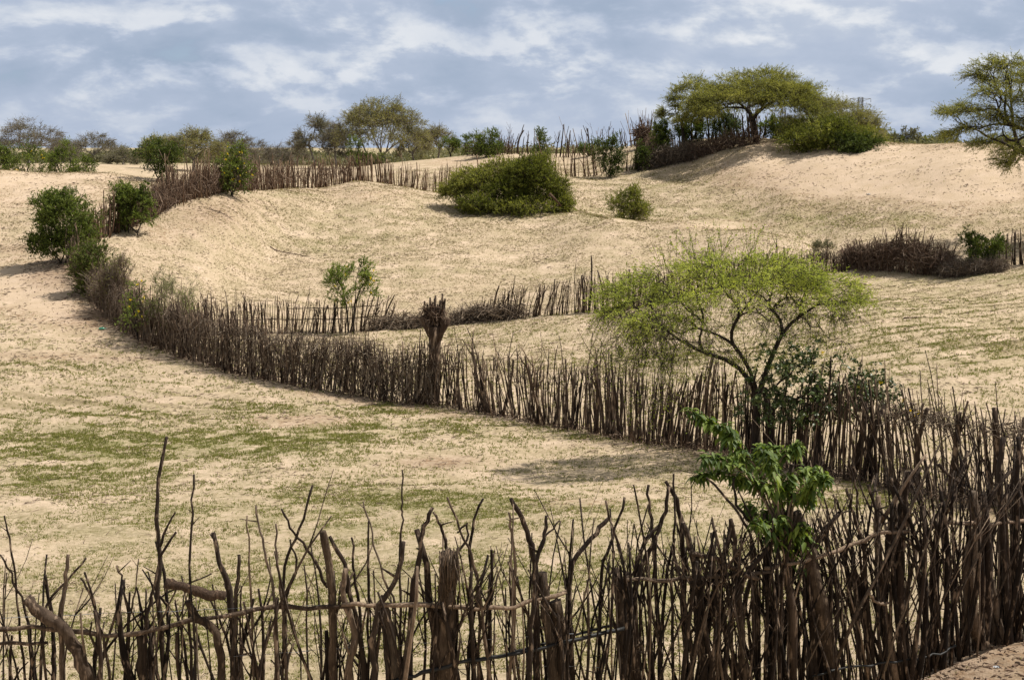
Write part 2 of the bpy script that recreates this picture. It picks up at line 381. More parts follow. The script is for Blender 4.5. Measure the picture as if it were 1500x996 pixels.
def masks(px, py, x, y):
    g = blobs(px, py, GREEN); b = blobs(px, py, BARE); d = blobs(px, py, DARK)
    wob = (fbm(x * .35, y * .35, 3, 51) - .5) * 1.3
    g = np.clip(g * (1 + wob * 1.2) + wob * .10, 0, 1); b = np.clip((b * (1 + wob * .9) + wob * .12 - .28) * 2.2, 0, 1); d = np.clip(d * (1 + wob), 0, 1)
    off = (y < 6) | (px < -600) | (px > 2100) | (y > 170)
    g = np.where(off, .15, g); g = np.where(y > 170, .9, g); b = np.where(y > 170, 0, b)
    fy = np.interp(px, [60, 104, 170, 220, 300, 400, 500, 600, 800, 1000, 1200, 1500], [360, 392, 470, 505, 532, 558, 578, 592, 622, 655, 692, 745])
    d = np.clip(d + .75 * np.exp(-((py - fy - 4) / (7 + np.maximum(0, (px - 700) / 60))) ** 2) * (py > fy - 12) * (.6 + wob), 0, 1)  # litter and shade along the long fence's foot, both put into soil colour
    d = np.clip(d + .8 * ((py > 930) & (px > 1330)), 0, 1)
    return g, b, d
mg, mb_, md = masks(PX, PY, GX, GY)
fa, fb = furrow_mask(PX, PY)

def height(x, y):
    x = np.asarray(x, float); y = np.asarray(y, float); shp = x.shape; x = x.ravel(); y = y.ravel()
    v = np.log(np.maximum(y + 22.0, 10.01)); i = np.clip(np.searchsorted(vv, v) - 1, 0, nrow - 2)
    fv = (y - YY[i]) / (YY[i + 1] - YY[i])
    def row(k):
        u = x / (YY[k] + 22.0); t = np.clip((u - uu[0]) / (uu[1] - uu[0]), 0, NU - 1.001); j = t.astype(int); f = t - j
        return GZ[k, j] * (1 - f) + GZ[k, j + 1] * f
    return (row(i) * (1 - fv) + row(i + 1) * fv).reshape(shp)

gmat, n, o = new_mat('sandy_soil')
pos = n.new('ShaderNodeNewGeometry').outputs['Position']
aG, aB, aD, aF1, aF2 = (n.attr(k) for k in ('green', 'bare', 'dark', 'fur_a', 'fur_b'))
big = n.noise(pos, .12, 4, .55); mid = n.noise(pos, .9, 5, .6); fine = n.noise(pos, 9, 6, .7); tiny = n.noise(pos, 38, 4, .7)
sand = n.mix(n.ramp(big, [(.3, 0.0), (.7, 1.0)]), (.555, .43, .315), (.625, .49, .365))
rock = n.mix(n.ramp(mid, [(.35, 0.0), (.7, 1.0)]), sand, (.50, .385, .265))
straw = n.mix(n.ramp(fine, [(.40, 0.0), (.58, 1.0)]), (.53, .435, .295), (.27, .215, .125))
strawf = n.math('MULTIPLY', n.ramp(n.math('ADD', n.math('MULTIPLY', mid, .5), n.math('MULTIPLY', tiny, .5)), [(.40, 0.0), (.6, 1.0)]), n.math('SUBTRACT', 1.0, aB, True))
c = n.mix(strawf, rock, straw)
green = n.mix(fine, (.10, .115, .03), (.27, .25, .10))
gfac = n.math('MULTIPLY', aG, n.ramp(n.math('ADD', n.math('MULTIPLY', fine, .6), n.math('MULTIPLY', mid, .4)), [(.40, 0.0), (.58, 1.0)]))
c = n.mix(n.math('MULTIPLY', gfac, .75), c, green)
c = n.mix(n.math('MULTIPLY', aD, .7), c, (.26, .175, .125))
# dark crumbs of dung, bark and dry leaf
crumb = n.ramp(n.noise(pos, 14, 3, .6), [(.64, 0.0), (.70, 1.0)])
edge = n.math('MULTIPLY', n.math('MULTIPLY', aB, n.math('SUBTRACT', 1.0, aB)), 3.6)
crumb2 = n.math('MULTIPLY', n.ramp(n.noise(pos, 6, 4, .6), [(.50, 0.0), (.60, 1.0)]), edge)
crumb = n.math('MULTIPLY', crumb, n.ramp(n.noise(pos, .5, 3, .6), [(.42, .15), (.62, .95)]))
crumb = n.math('MAXIMUM', crumb, n.math('MULTIPLY', crumb2, .8))
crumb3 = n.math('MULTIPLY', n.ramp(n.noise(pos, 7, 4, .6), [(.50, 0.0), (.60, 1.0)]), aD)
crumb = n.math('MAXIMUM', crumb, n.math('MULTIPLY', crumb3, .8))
c = n.mix(crumb, c, (.24, .15, .085))
# furrows hold litter in their troughs
def rows(period, slope, seed):
    mp = n.mapping(pos, (slope, 1, 0))
    sp = n.new('ShaderNodeSeparateXYZ'); n.link(mp, sp.inputs[0])
    w = n.math('ADD', n.math('ADD', sp.outputs[0], sp.outputs[1]), n.math('MULTIPLY', n.noise(pos, .25 + seed * .05, 3), 2.2))
    return n.math('ADD', n.math('MULTIPLY', n.math('SINE', n.math('MULTIPLY', w, 2 * math.pi / period)), .5), .5)
ra = n.math('MULTIPLY', rows(1.5, .70, 1), aF1); rb = n.math('MULTIPLY', rows(1.4, -.6, 2), aF2)
rw = n.math('ADD', ra, rb)
c = n.mix(n.math('MULTIPLY', n.ramp(rw, [(.45, 0.0), (.95, 1.0)]), n.math('MULTIPLY', fine, 1.7, True)), c, (.25, .20, .11))
p = n.new('ShaderNodeBsdfPrincipled'); n.link(c, p.inputs['Base Color']); p.inputs['Roughness'].default_value = .95
p.inputs['Specular IOR Level'].default_value = .1
hgt = n.math('ADD', n.math('ADD', n.math('MULTIPLY', fine, .6), n.math('MULTIPLY', tiny, .25)), n.math('MULTIPLY', rw, -.25))
bmp = n.new('ShaderNodeBump'); bmp.inputs['Strength'].default_value = 1.0; bmp.inputs['Distance'].default_value = .07
n.link(hgt, bmp.inputs['Height']); n.link(bmp.outputs[0], p.inputs['Normal']); n.link(p.outputs[0], o.inputs[0])

ground = gm.build('ground', gmat); ground['kind'] = 'structure'
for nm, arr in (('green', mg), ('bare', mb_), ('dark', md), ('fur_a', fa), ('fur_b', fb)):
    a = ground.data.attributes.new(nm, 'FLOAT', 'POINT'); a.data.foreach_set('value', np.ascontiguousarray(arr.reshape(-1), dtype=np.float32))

def gz(x, y): return float(height(np.array([x]), np.array([y]))[0])
def gpt(px, Y):
    """point on the ground at photograph column px and distance Y"""
    z = 0.5
    for _ in range(4):
        x = px2x(px, Y, z); z = gz(x, Y)
    return np.array([x, Y, z])
def path_pts(path, m=400):
    """[(px, Y)...] -> dense ground points by arc length"""
    path = np.array(path, float); t = np.linspace(0, len(path) - 1, m)
    i = np.minimum(t.astype(int), len(path) - 2); f = t - i
    p0 = path[np.maximum(i - 1, 0)]; p1 = path[i]; p2 = path[i + 1]; p3 = path[np.minimum(i + 2, len(path) - 1)]; f = f[:, None]
    q = .5 * ((2 * p1) + (-p0 + p2) * f + (2 * p0 - 5 * p1 + 4 * p2 - p3) * f ** 2 + (-p0 + 3 * p1 - 3 * p2 + p3) * f ** 3)
    z = np.full(m, 1.0)
    for _ in range(3):
        x = (q[:, 0] - 750) / F * (q[:, 1] * math.cos(PITCH) - (z - CAMZ) * math.sin(PITCH)); z = height(x, q[:, 1])
    P = np.stack([x, q[:, 1], z], -1)
    s_ = np.concatenate([[0], np.cumsum(np.linalg.norm(np.diff(P[:, :2], axis=0), axis=1))])
    return P, s_, q[:, 0]

# ------------------------------------------------------------------ fences
def stake_curve(rng, base, h, lean, bend, n=7):
    t = np.linspace(0, 1, n)[:, None]
    side = np.array([rng.normal(0, bend), rng.normal(0, bend), 0])
    kink = np.cumsum(rng.normal(0, bend * .33, (n, 3)), 0) * np.array([1, 1, .2])
    P = base + t * np.array([lean[0], lean[1], h]) + (t * (1 - t)) * 4 * side * h * .5 + kink * h * .25 * t
    P[0] -= [0, 0, .12]
    return P
def make_stake(rng, base, h, r, lean, bend, fork=.3, k=5, rnd=.5, twigs=0):
    mb = MB(); P = stake_curve(rng, base, h, lean, bend)
    R = r * np.linspace(1.1, .55, 7) * rng.uniform(.85, 1.15, 7)
    mb.tubes(P[None], R[None], k, rnd, rough=.12, rng=rng)
    nf = 0
    while rng.random() < fork and nf < 3:
        nf += 1
        i = rng.integers(3, 6); p = P[i]; d = norm(P[i + 1] - P[i]) + np.array([rng.choice([-1, 1]) * rng.uniform(.25, .75), rng.normal(0, .25), 0])
        d = norm(d); L = h * rng.uniform(.15, .42)
        q = np.array([p, p + d * L * .35, p + d * L * .7 + [0, 0, L * .08], p + d * L + [rng.normal(0, .03), 0, L * .2]])
        mb.tubes(q[None], (R[i] * np.array([.75, .6, .5, .35]))[None], k, rnd, rough=.1, rng=rng)
    for _ in range(twigs):
        i = rng.integers(1, 6); p = P[i]; d = norm(np.array([rng.normal(), rng.normal(0, .5), rng.uniform(0, 1.2)])); L = rng.uniform(.06, .22)
        q = np.array([p, p + d * L * .5, p + d * L + [0, 0, .03]]); mb.tubes(q[None], np.array([[.25, .2, .1]]) * r, 3, rnd)
    return mb
def merge(mbs):
    o = MB()
    for m in mbs:
        for f in m.f: o.f.append(f + o.n)
        o.v += m.v; o.r += m.r; o.n += m.n
    return o

def fence(name, label, path, h, dh, spacing, r, mat, seed, bend=.06, leanamp=.12, fork=.25, depth=.08, tall=.08, k=4, limit=100,
          hfun=None, lean_fun=None, extra=(), skip=None, gap=0.0, cat='fence', pale=.25):
    rng = np.random.default_rng(seed)
    P, S, PXs = path_pts(path)
    root = thing(name, label, cat, P[len(P) // 2])
    st = []; s_ = 0.0; clump = 0
    while s_ < S[-1]:
        i = np.searchsorted(S, s_); i = min(max(i, 1), len(S) - 1)
        b = P[i].copy(); pxv = PXs[i]
        tdir = norm((P[i] - P[i - 1])[:2]); nrm = np.array([-tdir[1], tdir[0]])
        off = rng.normal(0, depth); b[:2] += nrm * off
        b[2] = P[i][2]
        hh = (hfun(pxv) if hfun else h) * (1 + .36 * (fbm(np.array([s_ * .9]), np.array([seed * 3.1]), 3, 7)[0] - .5) * 2) + rng.normal(0, dh)
        if rng.random() < tall: hh += rng.uniform(.15, .55) * h
        la = math.sin(s_ * 1.3 + seed) * leanamp * .5 + math.sin(s_ * .41 + 2 * seed) * leanamp * .5
        if lean_fun: la += lean_fun(pxv)
        lean = (hh * (la + rng.normal(0, leanamp * .45)) * tdir[0] + rng.normal(0, .04), hh * rng.normal(0, leanamp * .3) + hh * la * tdir[1])
        rr = r * rng.lognormal(0, .32)
        if rng.random() < .04: rr *= 1.8
        rv = np.clip(rng.beta(1.3, 2.6) + (.35 if rng.random() < pale * .5 else 0), 0, 1)
        if not (skip and skip(pxv)):
            st.append((hh / b[1] * math.sqrt(rr), make_stake(rng, b, max(hh, .3), rr, lean, bend, fork, k, rv)))
        s_ += spacing * rng.lognormal(0, .45)
        if rng.random() < gap: s_ += spacing * rng.uniform(1, 3)
    st.sort(key=lambda a: -a[0])
    for _, m in st[:limit]: m.build('stake', mat, root)
    if len(st) > limit:
        o = merge([m for _, m in st[limit:]]).build('stakes', mat, root); o['kind'] = 'stuff'
    return root, P, S, PXs

def brush(mb, C, ext, nn, L, r, rng, up=.5, rndlo=0.0, rndhi=1.0, dirn=None, k=3):
    """tangle of dead twigs filling an ellipsoid"""
    d = norm(rng.normal(size=(nn, 3))); rad = rng.random((nn, 1)) ** (1 / 2.2)
    c = np.array(C) + d * rad * np.array(ext)
    D = rng.normal(size=(nn, 3)) * np.array([1, 1, .7]) + np.array([0, 0, up])
    if dirn is not None: D += np.array(dirn)
    D = norm(D); LL = L * rng.uniform(.5, 1.3, (nn, 1))
    b = norm(rng.normal(size=(nn, 3))) * LL * .18
    P = np.stack([c - D * LL * .5, c - D * LL * .15 + b, c + D * LL * .2 + b * .6, c + D * LL * .5 - b * .3], 1)
    R = r * rng.lognormal(0, .35, (nn, 1)) * np.array([[1, .85, .6, .3]])
    mb.tubes(P, R, k, rng.uniform(rndlo, rndhi, nn), cap=False)

def brush_along(mb, P, rng, step, ext, nn, L, r, zoff, up=.5, dirn=None, hscale=None):
    for i in range(0, len(P), step):
        e = np.array(ext) * (hscale(i / len(P)) if hscale else 1)
        brush(mb, P[i] + [0, 0, zoff * (hscale(i / len(P)) if hscale else 1)], e, nn, L, r, rng, up, dirn=dirn)

# --- the long fence across the middle
LONG = [(104,64),(130,59),(170,54),(220,50),(300,46),(400,43),(500,41),(600,39.5),(700,38),(800,36),(900,33.5),(1000,31),(1100,29),(1200,27),(1300,25.5),(1400,24.5),(1500,23.5),(1620,22.6)]
def long_h(px): return float(np.interp(px, [100, 200, 300, 500, 640, 800, 1000, 1200, 1400, 1600], [1.3, 1.35, 1.55, 1.6, 1.4, 1.5, 1.6, 1.55, 1.55, 1.55]))
fl, PL, SL, PXL = fence('stake_fence', 'long dark fence of upright branches curving across the middle of the fields', LONG, 1.5, .15, .026, .0155,
      M['stake_mid'], 11, bend=.07, leanamp=.22, fork=.34, depth=.11, tall=.09, k=5, hfun=long_h, gap=.06)
rng = np.random.default_rng(5)
mb = MB()
for i in range(20, 400, 2):
    px = PXL[i]
    if px < 640:
        dn = 34 if px < 560 else 16
        brush(mb, PL[i] + [0, 0, long_h(px) * .86], (.35, .22, .22), dn // 2, .7, .009, rng, 1.6, dirn=(.3, -.2, 0))
        brush(mb, PL[i] + [0, -.12, long_h(px) * .48], (.3, .12, .45), 26, 1.0, .010, rng, 4.0)
    elif px > 1300 and rng.random() < .55:
        brush(mb, PL[i] + [0, 0, long_h(px) * .88], (.30, .18, .18), 16, .55, .009, rng, .1)
mb.build('dead_brush', M['twig_grey'], fl)
mb = MB()
for i in range(20, 400, 3):
    brush(mb, PL[i] + [0, -.22, .06], (.4, .22, .07), 14, .5, .009, rng, .3)
mb.build('fallen_twigs', M['twig_brown'], fl)
# heavier posts and slanting poles in the long fence
for px, w, hh, ln in [(735,.07,1.5,.35),(870,.09,1.7,-.05),(800,.06,1.85,-.55),(905,.07,1.5,.05),(1062,.06,1.5,0),(1200,.09,1.45,-.1),(1240,.10,1.5,.3),(1262,.09,1.5,.35),(1345,.08,1.6,.05),
                      (1290,.045,1.9,-.75),(1305,.04,1.7,-.6),(1392,.09,1.6,.1),(1462,.10,1.75,-.1),(1475,.08,1.6,.2),(985,.06,1.5,-.1),(1398,.05,1.8,.1)]:
    i = int(np.argmin(np.abs(PXL - px))); b = PL[i] + [0, -.05, 0]
    make_stake(rng, b, hh, w * .72, (ln, rng.normal(0, .1)), .05, .3, 7, rng.uniform(.15, .6)).build('post', M['stake_mid'], fl)

# --- inner fence pieces
f3, P3, S3, X3 = fence('stake_fence', 'short low stake fence behind the long fence, around the leafy sapling', [(268,52.5),(340,57),(420,60),(500,61.5),(566,62)], 1.32, .15, .050, .021,
      M['stake_mid'], 21, bend=.07, leanamp=.16, fork=.25, tall=.06, lean_fun=lambda px: .35 * max(0, (px - 500) / 66), gap=.04)
m = MB(); Pr = P3[::25] + [0, 0, .62]; m.tubes(Pr[None], np.full((1, len(Pr)), .02), 4, .3); 
Pr = P3[200:][::20] + [0, 0, 1.1]; m.tubes(Pr[None], np.full((1, len(Pr)), .02), 4, .3); m.build('rail', M['stake_mid'], f3)
f4, P4, S4, X4 = fence('stake_fence', 'stake fence between the fallen brush and the lime green tree', [(690,63),(760,61.5),(830,60.5),(905,60),(980,62),(1080,66),(1180,70),(1242,72.5)], 1.42, .10, .042, .021,
      M['stake_mid'], 22, bend=.07, leanamp=.20, fork=.25, tall=.07, hfun=lambda px: float(np.interp(px, [690, 720, 770, 900, 1000, 1240], [.6, 1.1, 1.3, 1.4, 1.1, .95])), gap=.04, lean_fun=lambda px: .3 * max(0, (780 - px) / 90))
m = MB(); brush_along(m, P4[:60], rng, 8, (.9, .35, .3), 60, 1.2, .015, .3, .3); m.build('dead_brush', M['twig_grey'], f4)
f5, P5, S5, X5 = fence('stake_fence', 'dark stake fence beside the green shrub at the right edge', [(1462,70.5),(1510,69.5),(1600,68)], 1.62, .12, .055, .025,
      M['stake_mid'], 23, bend=.05, leanamp=.1, fork=.2, tall=.03)

def brush_pile(name, label, path, seed, ext, nn, L, r, zoff, mat, hs, group=None, stakes=0, sh=1.4, step=10):
    rg = np.random.default_rng(seed); P, S, X = path_pts(path, 200)
    root = thing(name, label, 'brush pile', P[100], group)
    m = MB(); brush_along(m, P, rg, step, ext, nn, L, r, zoff, .5, hscale=hs); m.build('twigs', M[mat], root)
    if stakes:
        ms = []
        for i in rg.integers(0, 200, stakes):
            f = hs(i / 200.)
            ms.append(make_stake(rg, P[i] + [rg.normal(0, .15), rg.normal(0, .15), 0], sh * f * rg.uniform(.7, 1.15), .028, (rg.normal(0, .3), rg.normal(0, .2)), .07, .4, 4, rg.uniform(0, .7)))
        for mm in ms[:min(stakes, 60)]: mm.build('stick', M['twig_brown'], root)
        if stakes > 60: q = merge(ms[60:]).build('sticks', M['twig_brown'], root); q['kind'] = 'stuff'
    return root
brush_pile('brush_pile', 'low tangle of fallen branches closing the gap behind the forked trunk', [(556,62),(600,62.2),(650,62.5),(705,63)], 31, (.8,.4,.20), 26, 1.4, .014, .17, 'twig_grey', lambda t: 1.0 + .35 * math.sin(t * 6.3), stakes=6, sh=.7, step=6)
brush_pile('brush_pile', 'tall heap of reddish dead branches right of the lime green tree', [(1238,73),(1290,72),(1340,71),(1392,70.5)], 32, (.7,.6,.65), 60, 1.1, .014, .75,
           'twig_brown', lambda t: .75 + .55 * math.exp(-((t - .55) / .28) ** 2), stakes=120, sh=1.7, step=6)
brush_pile('brush_pile', 'low grey tangle of thorny twigs between the reddish heap and the green shrub', [(1385,70),(1430,69.5),(1466,69.5)], 33, (.6,.6,.42), 110, .8, .010, .35, 'twig_grey', lambda t: 1.0 - .3 * t, step=8)

# --- far fence behind the dunes
f6, P6, S6, X6 = fence('stake_fence', 'tall brown stake fence climbing the dune between the two left shrubs', [(126,69.5),(150,72),(215,76),(250,79),(310,83.5)], 1.75, .22, .045, .026,
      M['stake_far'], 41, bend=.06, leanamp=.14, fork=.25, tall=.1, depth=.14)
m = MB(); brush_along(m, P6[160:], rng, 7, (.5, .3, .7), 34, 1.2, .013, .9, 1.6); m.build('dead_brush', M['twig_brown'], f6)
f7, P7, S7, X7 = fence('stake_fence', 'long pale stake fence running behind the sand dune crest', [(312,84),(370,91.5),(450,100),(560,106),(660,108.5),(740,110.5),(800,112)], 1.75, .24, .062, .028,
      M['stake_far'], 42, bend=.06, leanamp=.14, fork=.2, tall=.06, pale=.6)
m = MB(); brush_along(m, P7[:170], rng, 7, (.7, .3, .6), 20, 1.3, .016, .9, 1.6); m.build('dead_brush', M['twig_brown'], f7)
f8, P8, S8, X8 = fence('stake_fence', 'sparse pale stake fence right of the large dark bush, below the skyline', [(805,112.5),(860,114),(900,115),(965,115)], 1.9, .4, .11, .034,
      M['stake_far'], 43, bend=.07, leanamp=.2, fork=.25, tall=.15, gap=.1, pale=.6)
f9, P9, S9, X9 = fence('stake_fence', 'skyline stake fence standing on the mound left of the flat topped trees', [(735,136),(800,134),(870,132),(950,129)], 1.9, .4, .2, .036,
      M['stake_mid'], 44, bend=.08, leanamp=.25, fork=.35, tall=.2, gap=.05)
f10, P10, S10, X10 = fence('stake_fence', 'dark stake fence on the hilltop under the flat topped trees', [(952,121.5),(1000,119.5),(1050,118.5),(1110,119),(1165,121)], 2.2, .4, .13, .045,
      M['stake_mid'], 45, bend=.08, leanamp=.3, fork=.35, tall=.12)
brush_pile('brush_pile', 'grey thorn heap at the foot of the hill, right of the sparse fence', [(955,115),(985,114.5),(1012,114)], 46, (1.4,.8,.7), 140, 1.6, .018, .6, 'twig_grey', lambda t: 1.0, step=18)
brush_pile('brush_pile', 'brown branch row running up the slope to the hilltop tree', [(1012,114),(1040,113),(1070,112),(1106,111)], 47, (1.0,.5,.5), 40, 1.5, .018, .5, 'twig_brown', lambda t: .8 + .5 * t, stakes=36, sh=1.3, step=12)
brush_pile('branch_stack', 'upright stack of stakes on the skyline beside the sparse fence end', [(937,127),(944,126.5),(951,126.5)], 48, (.5,.4,.9), 40, 1.6, .03, 1.2, 'twig_brown', lambda t: 1.0, stakes=26, sh=3.2, step=20)
brush_pile('branch_stack', 'leafy upright stack of branches left of the hilltop trees', [(958,122),(966,121.5),(972,121.5)], 49, (.6,.5,.8), 60, 1.4, .03, 1.1, 'twig_brown', lambda t: 1.0, stakes=26, sh=2.2, step=20)
brush_pile('brush_pile', 'bundle of slanted grey stakes around the round green bush on the skyline', [(692,136.5),(715,136),(745,135.5)], 50, (1.0,.5,.5), 10, 1.8, .025, .7, 'twig_brown', lambda t: 1.0, stakes=44, sh=2.1, step=14)

# ------------------------------------------------------------------ trees and shrubs
def bez(p, c, q, n=5):
    t = np.linspace(0, 1, n)[:, None]; return (1 - t) ** 2 * p + 2 * t * (1 - t) * c + t * t * q
def grow(base, T, rng, r0, first=.3, lean=(0, 0), wander=.12, expo=.5, stems=1):
    """skeleton reaching every target in T; returns curves, radii and end directions"""
    C = []; R = []; ends = [None] * len(T); N = len(T)
    def rad(n_): return max(r0 * (n_ / N) ** expo, r0 * .035)
    def rec(p, ids, d, r):
        if len(ids) <= 2:
            for i in ids:
                L = np.linalg.norm(T[i] - p); c = p + d * L * .35 + rng.normal(0, L * wander * .5, 3)
                C.append(bez(p, c, T[i])); R.append(np.linspace(min(r, rad(1) * 1.6), rad(1) * .7, 5)); ends[i] = norm(T[i] - c)
            return
        k = 2 if len(ids) < 9 or rng.random() < .55 else 3
        X = T[ids]; cen = X[rng.choice(len(X), k, replace=False)]
        for _ in range(5):
            a = ((X[:, None] - cen[None]) ** 2).sum(-1).argmin(1)
            cen = np.array([X[a == j].mean(0) if (a == j).any() else cen[j] for j in range(k)])
        for j in range(k):
            sub = ids[a == j]
            if not len(sub): continue
            v = cen[j] - p; L = np.linalg.norm(v); f = rng.uniform(.38, .58)
            q = p + v * f + rng.normal(0, L * wander * .35, 3); q[2] += 0
            c = p + norm(norm(v) * .45 + d * .75) * L * f * .5 + rng.normal(0, L * wander * .15, 3)
            rr = rad(len(sub)); C.append(bez(p, c, q)); R.append(np.linspace(min(r, rr * 1.25), rr, 5))
            rec(q, sub, norm(q - c), rr)
    ids = np.arange(N)
    if stems == 1:
        q = base + np.array([lean[0], lean[1], first]); c = base + np.array([lean[0] * .2, lean[1] * .2, first * .5])
        C.append(bez(base - [0, 0, .2], c, q)); R.append(np.linspace(r0 * 1.35, r0, 5)); rec(q, ids, norm(q - c), r0)
    else:
        a = np.argsort(T[:, 0] + rng.normal(0, .1 * T[:, 0].std() + 1e-6, N)); parts = np.array_split(a, stems)
        for j, sub in enumerate(parts):
            b = base + np.array([rng.normal(0, r0 * 2.5), rng.normal(0, r0 * 2.5), 0])
            v = T[sub].mean(0) - b; q = b + v * .35 + rng.normal(0, .05, 3); q[2] = b[2] + max(first, .05)
            C.append(bez(b - [0, 0, .15], b + [0, 0, first * .5], q)); rr = rad(len(sub)); R.append(np.linspace(rr * 1.3, rr, 5)); rec(q, sub, norm(v), rr)
    return np.array(C), np.array(R), np.array(ends)

def sprays(T, D, rng, mt, ml, nt, L, nl, ll, lw, droop=0.1, spread=.7, up=.15, tr=.006, along=(.15, 1.0), hang=0.0, tone=None, leafspread=.9):
    """at each target nt twigs of length L, each with nl leaves"""
    n_ = len(T) * nt
    c = np.repeat(T, nt, 0); d = norm(np.repeat(D, nt, 0) + rng.normal(0, spread, (n_, 3)) + [0, 0, up])
    LL = L * rng.uniform(.45, 1.25, (n_, 1))
    e = c + d * LL; e[:, 2] -= droop * LL[:, 0]; m_ = c + d * LL * .55
    P = np.stack([c, m_, e], 1)
    if tr > 0 and mt is not None: mt.tubes(P, np.repeat(np.array([[1, .7, .35]]) * tr, n_, 0), 3, rng.uniform(.2, .8, n_), cap=False)
    if nl <= 0: return
    t = rng.uniform(along[0], along[1], (n_, nl))[:, :, None]
    B = (1 - t) ** 2 * c[:, None] + 2 * t * (1 - t) * m_[:, None] + t * t * e[:, None]
    ld = norm(d[:, None] + rng.normal(0, leafspread, (n_, nl, 3)) - [0, 0, hang])
    N = norm(rng.normal(0, .55, (n_, nl, 3)) + [0, 0, 1.0])
    tn = (np.repeat(tone, nt)[:, None] if tone is not None else rng.uniform(.2, .8, (n_, 1))) + rng.normal(0, .17, (n_, nl))
    k = n_ * nl
    ml.leaves(B.reshape(k, 3), ld.reshape(k, 3), N.reshape(k, 3), ll * rng.uniform(.6, 1.3, k), lw * rng.uniform(.6, 1.3, k), np.clip(tn.reshape(k), 0, 1))

def pads(rng, c, R, npad, per, shape='dome', flat=.25, size=.3, low=-.3):
    """crown targets grouped in leafy pads inside an ellipsoid (R = rx, ry, rz)"""
    T = []; tone = []
    for _ in range(npad):
        while True:
            v = rng.uniform(-1, 1, 3)
            q = np.linalg.norm(v)
            if q > 1: continue
            if shape == 'dome' and (v[2] < low or q < .45): continue
            if shape == 'umbrella' and (v[2] < low + .25 * (v[0] ** 2 + v[1] ** 2) or q < .35): continue
            if shape == 'ball' and q < .3: continue
            break
        cc = np.array(c) + v * np.array(R)
        k = max(2, int(per * rng.uniform(.6, 1.4)))
        dd = norm(rng.normal(size=(k, 3))) * rng.random((k, 1)) ** .5
        T.append(cc + dd * np.array([R[0], R[1], R[2] * flat / size]) * size * rng.uniform(.7, 1.3)); tone.append(np.full(k, np.clip(rng.normal(.5, .16), 0, 1)))
    T = np.concatenate(T); tone = np.concatenate(tone)
    far = rng.random(len(T)) < .10; T[far] = np.array(c) + (T[far] - np.array(c)) * rng.uniform(1.08, 1.32, (far.sum(), 1))
    return T, tone

def plates(rng, c, R, n_, per, size, thick, sag=.75, lo=.0, hi=.55):
    """crown targets on many thin spreading plates under a flat dome"""
    T = []; tone = []
    for _ in range(n_):
        a = rng.uniform(0, 2 * math.pi); q = math.sqrt(rng.random()); x, y = q * math.cos(a), q * math.sin(a)
        z = 1 - sag * q ** 2.2 - rng.uniform(lo, hi) * (1.0 - .3 * q)
        cc = np.array(c) + np.array([x, y, z]) * np.array(R); k = int(per * rng.uniform(.5, 1.5)) + 2
        d = rng.uniform(0, 2 * math.pi, k); rr = np.sqrt(rng.random(k)) * size * rng.uniform(.6, 1.4)
        off = np.stack([np.cos(d) * rr * R[0], np.sin(d) * rr * R[0], rng.normal(0, thick, k) - .18 * rr * R[0] * (q + .3)], -1)
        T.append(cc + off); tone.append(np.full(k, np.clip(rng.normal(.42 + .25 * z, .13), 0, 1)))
    return np.concatenate(T), np.concatenate(tone)

def plant(name, label, cat, px, Y, top, wpx, seed, bark, leaf, shape='dome', npad=26, per=8, nt=4, L=.35, nl=8, ll=.09, lw=.035, crown=.6, first=.35, r0=.1, stems=1,
          flat=.25, size=.32, droop=.1, spread=.7, up=.15, tr=.007, low=-.3, hang=0, cx=None, group=None, flowers=0, wander=.12, depth=1.0, crown_px=None, lean=None, leafspread=.9, sink=0):
    rng = np.random.default_rng(seed); b = gpt(px, Y); b[2] -= sink
    ztop = ray(px, top, Y)[2]; H = max(ztop - b[2], .4)
    rx = wpx / 2 / F * Y; ccx = px2x(cx if cx is not None else px, Y, ztop)
    rz = H * crown / 2 if shape == 'ball' else H * crown / (1 - low)
    cz = ztop - rz
    c = np.array([ccx, Y, cz]); R = (rx * .86, rx * .86 * depth, rz * .92)
    if shape == 'plates': T, tone = plates(rng, [c[0], c[1], b[2] + H * (1 - crown)], (R[0], R[1], H * crown * .97), npad, per, size, flat)
    else: T, tone = pads(rng, c, R, npad, per, shape, flat, size, low)
    T[:, 2] = np.maximum(T[:, 2], b[2] + .04)
    C, RR, E = grow(b, T, rng, r0, H * first, lean or (rng.normal(0, .06) * H, rng.normal(0, .05) * H), wander, stems=stems)
    root = thing(name, label, cat, b, group)
    mt = MB(); mt.tubes(C, RR, 5, .5, cap=False)
    ml = MB(); tw = MB()
    outd = norm(T - (c - [0, 0, rz * .6])); D = norm(outd * .6 + E)
    if shape == 'plates': D = norm(outd * [1, 1, .15] + E * [.8, .8, .2])
    sprays(T, D, rng, tw, ml, nt, L, nl, ll, lw, droop, spread, up, tr, tone=tone, hang=hang, leafspread=leafspread)
    if tr > 0: 
        for f in tw.f: mt.f.append(f + mt.n)
        mt.v += tw.v; mt.r += tw.r; mt.n += tw.n
    mt.build('trunk' if cat == 'tree' else 'stems', M[bark], root)
    if nl > 0: ml.build('crown' if cat == 'tree' else 'foliage', M[leaf], root)
    if flowers:
        fm = MB(); sel = T[rng.choice(len(T), min(flowers, len(T)), replace=False)] + norm(rng.normal(size=(min(flowers, len(T)), 3)) + [0, -.8, .6]) * L * .8
        for p_ in sel:
            dd = norm(rng.normal(size=(6, 3)) + [0, 0, .5]); s = .055 * Y / 80 + .035
            fm.leaves(np.repeat(p_[None], 6, 0), dd, norm(rng.normal(size=(6, 3)) + [0, -1, 0]), s, s * .7, rng.random(6))
        fm.build('flowers', M['flower'], root)
    return root, T, b

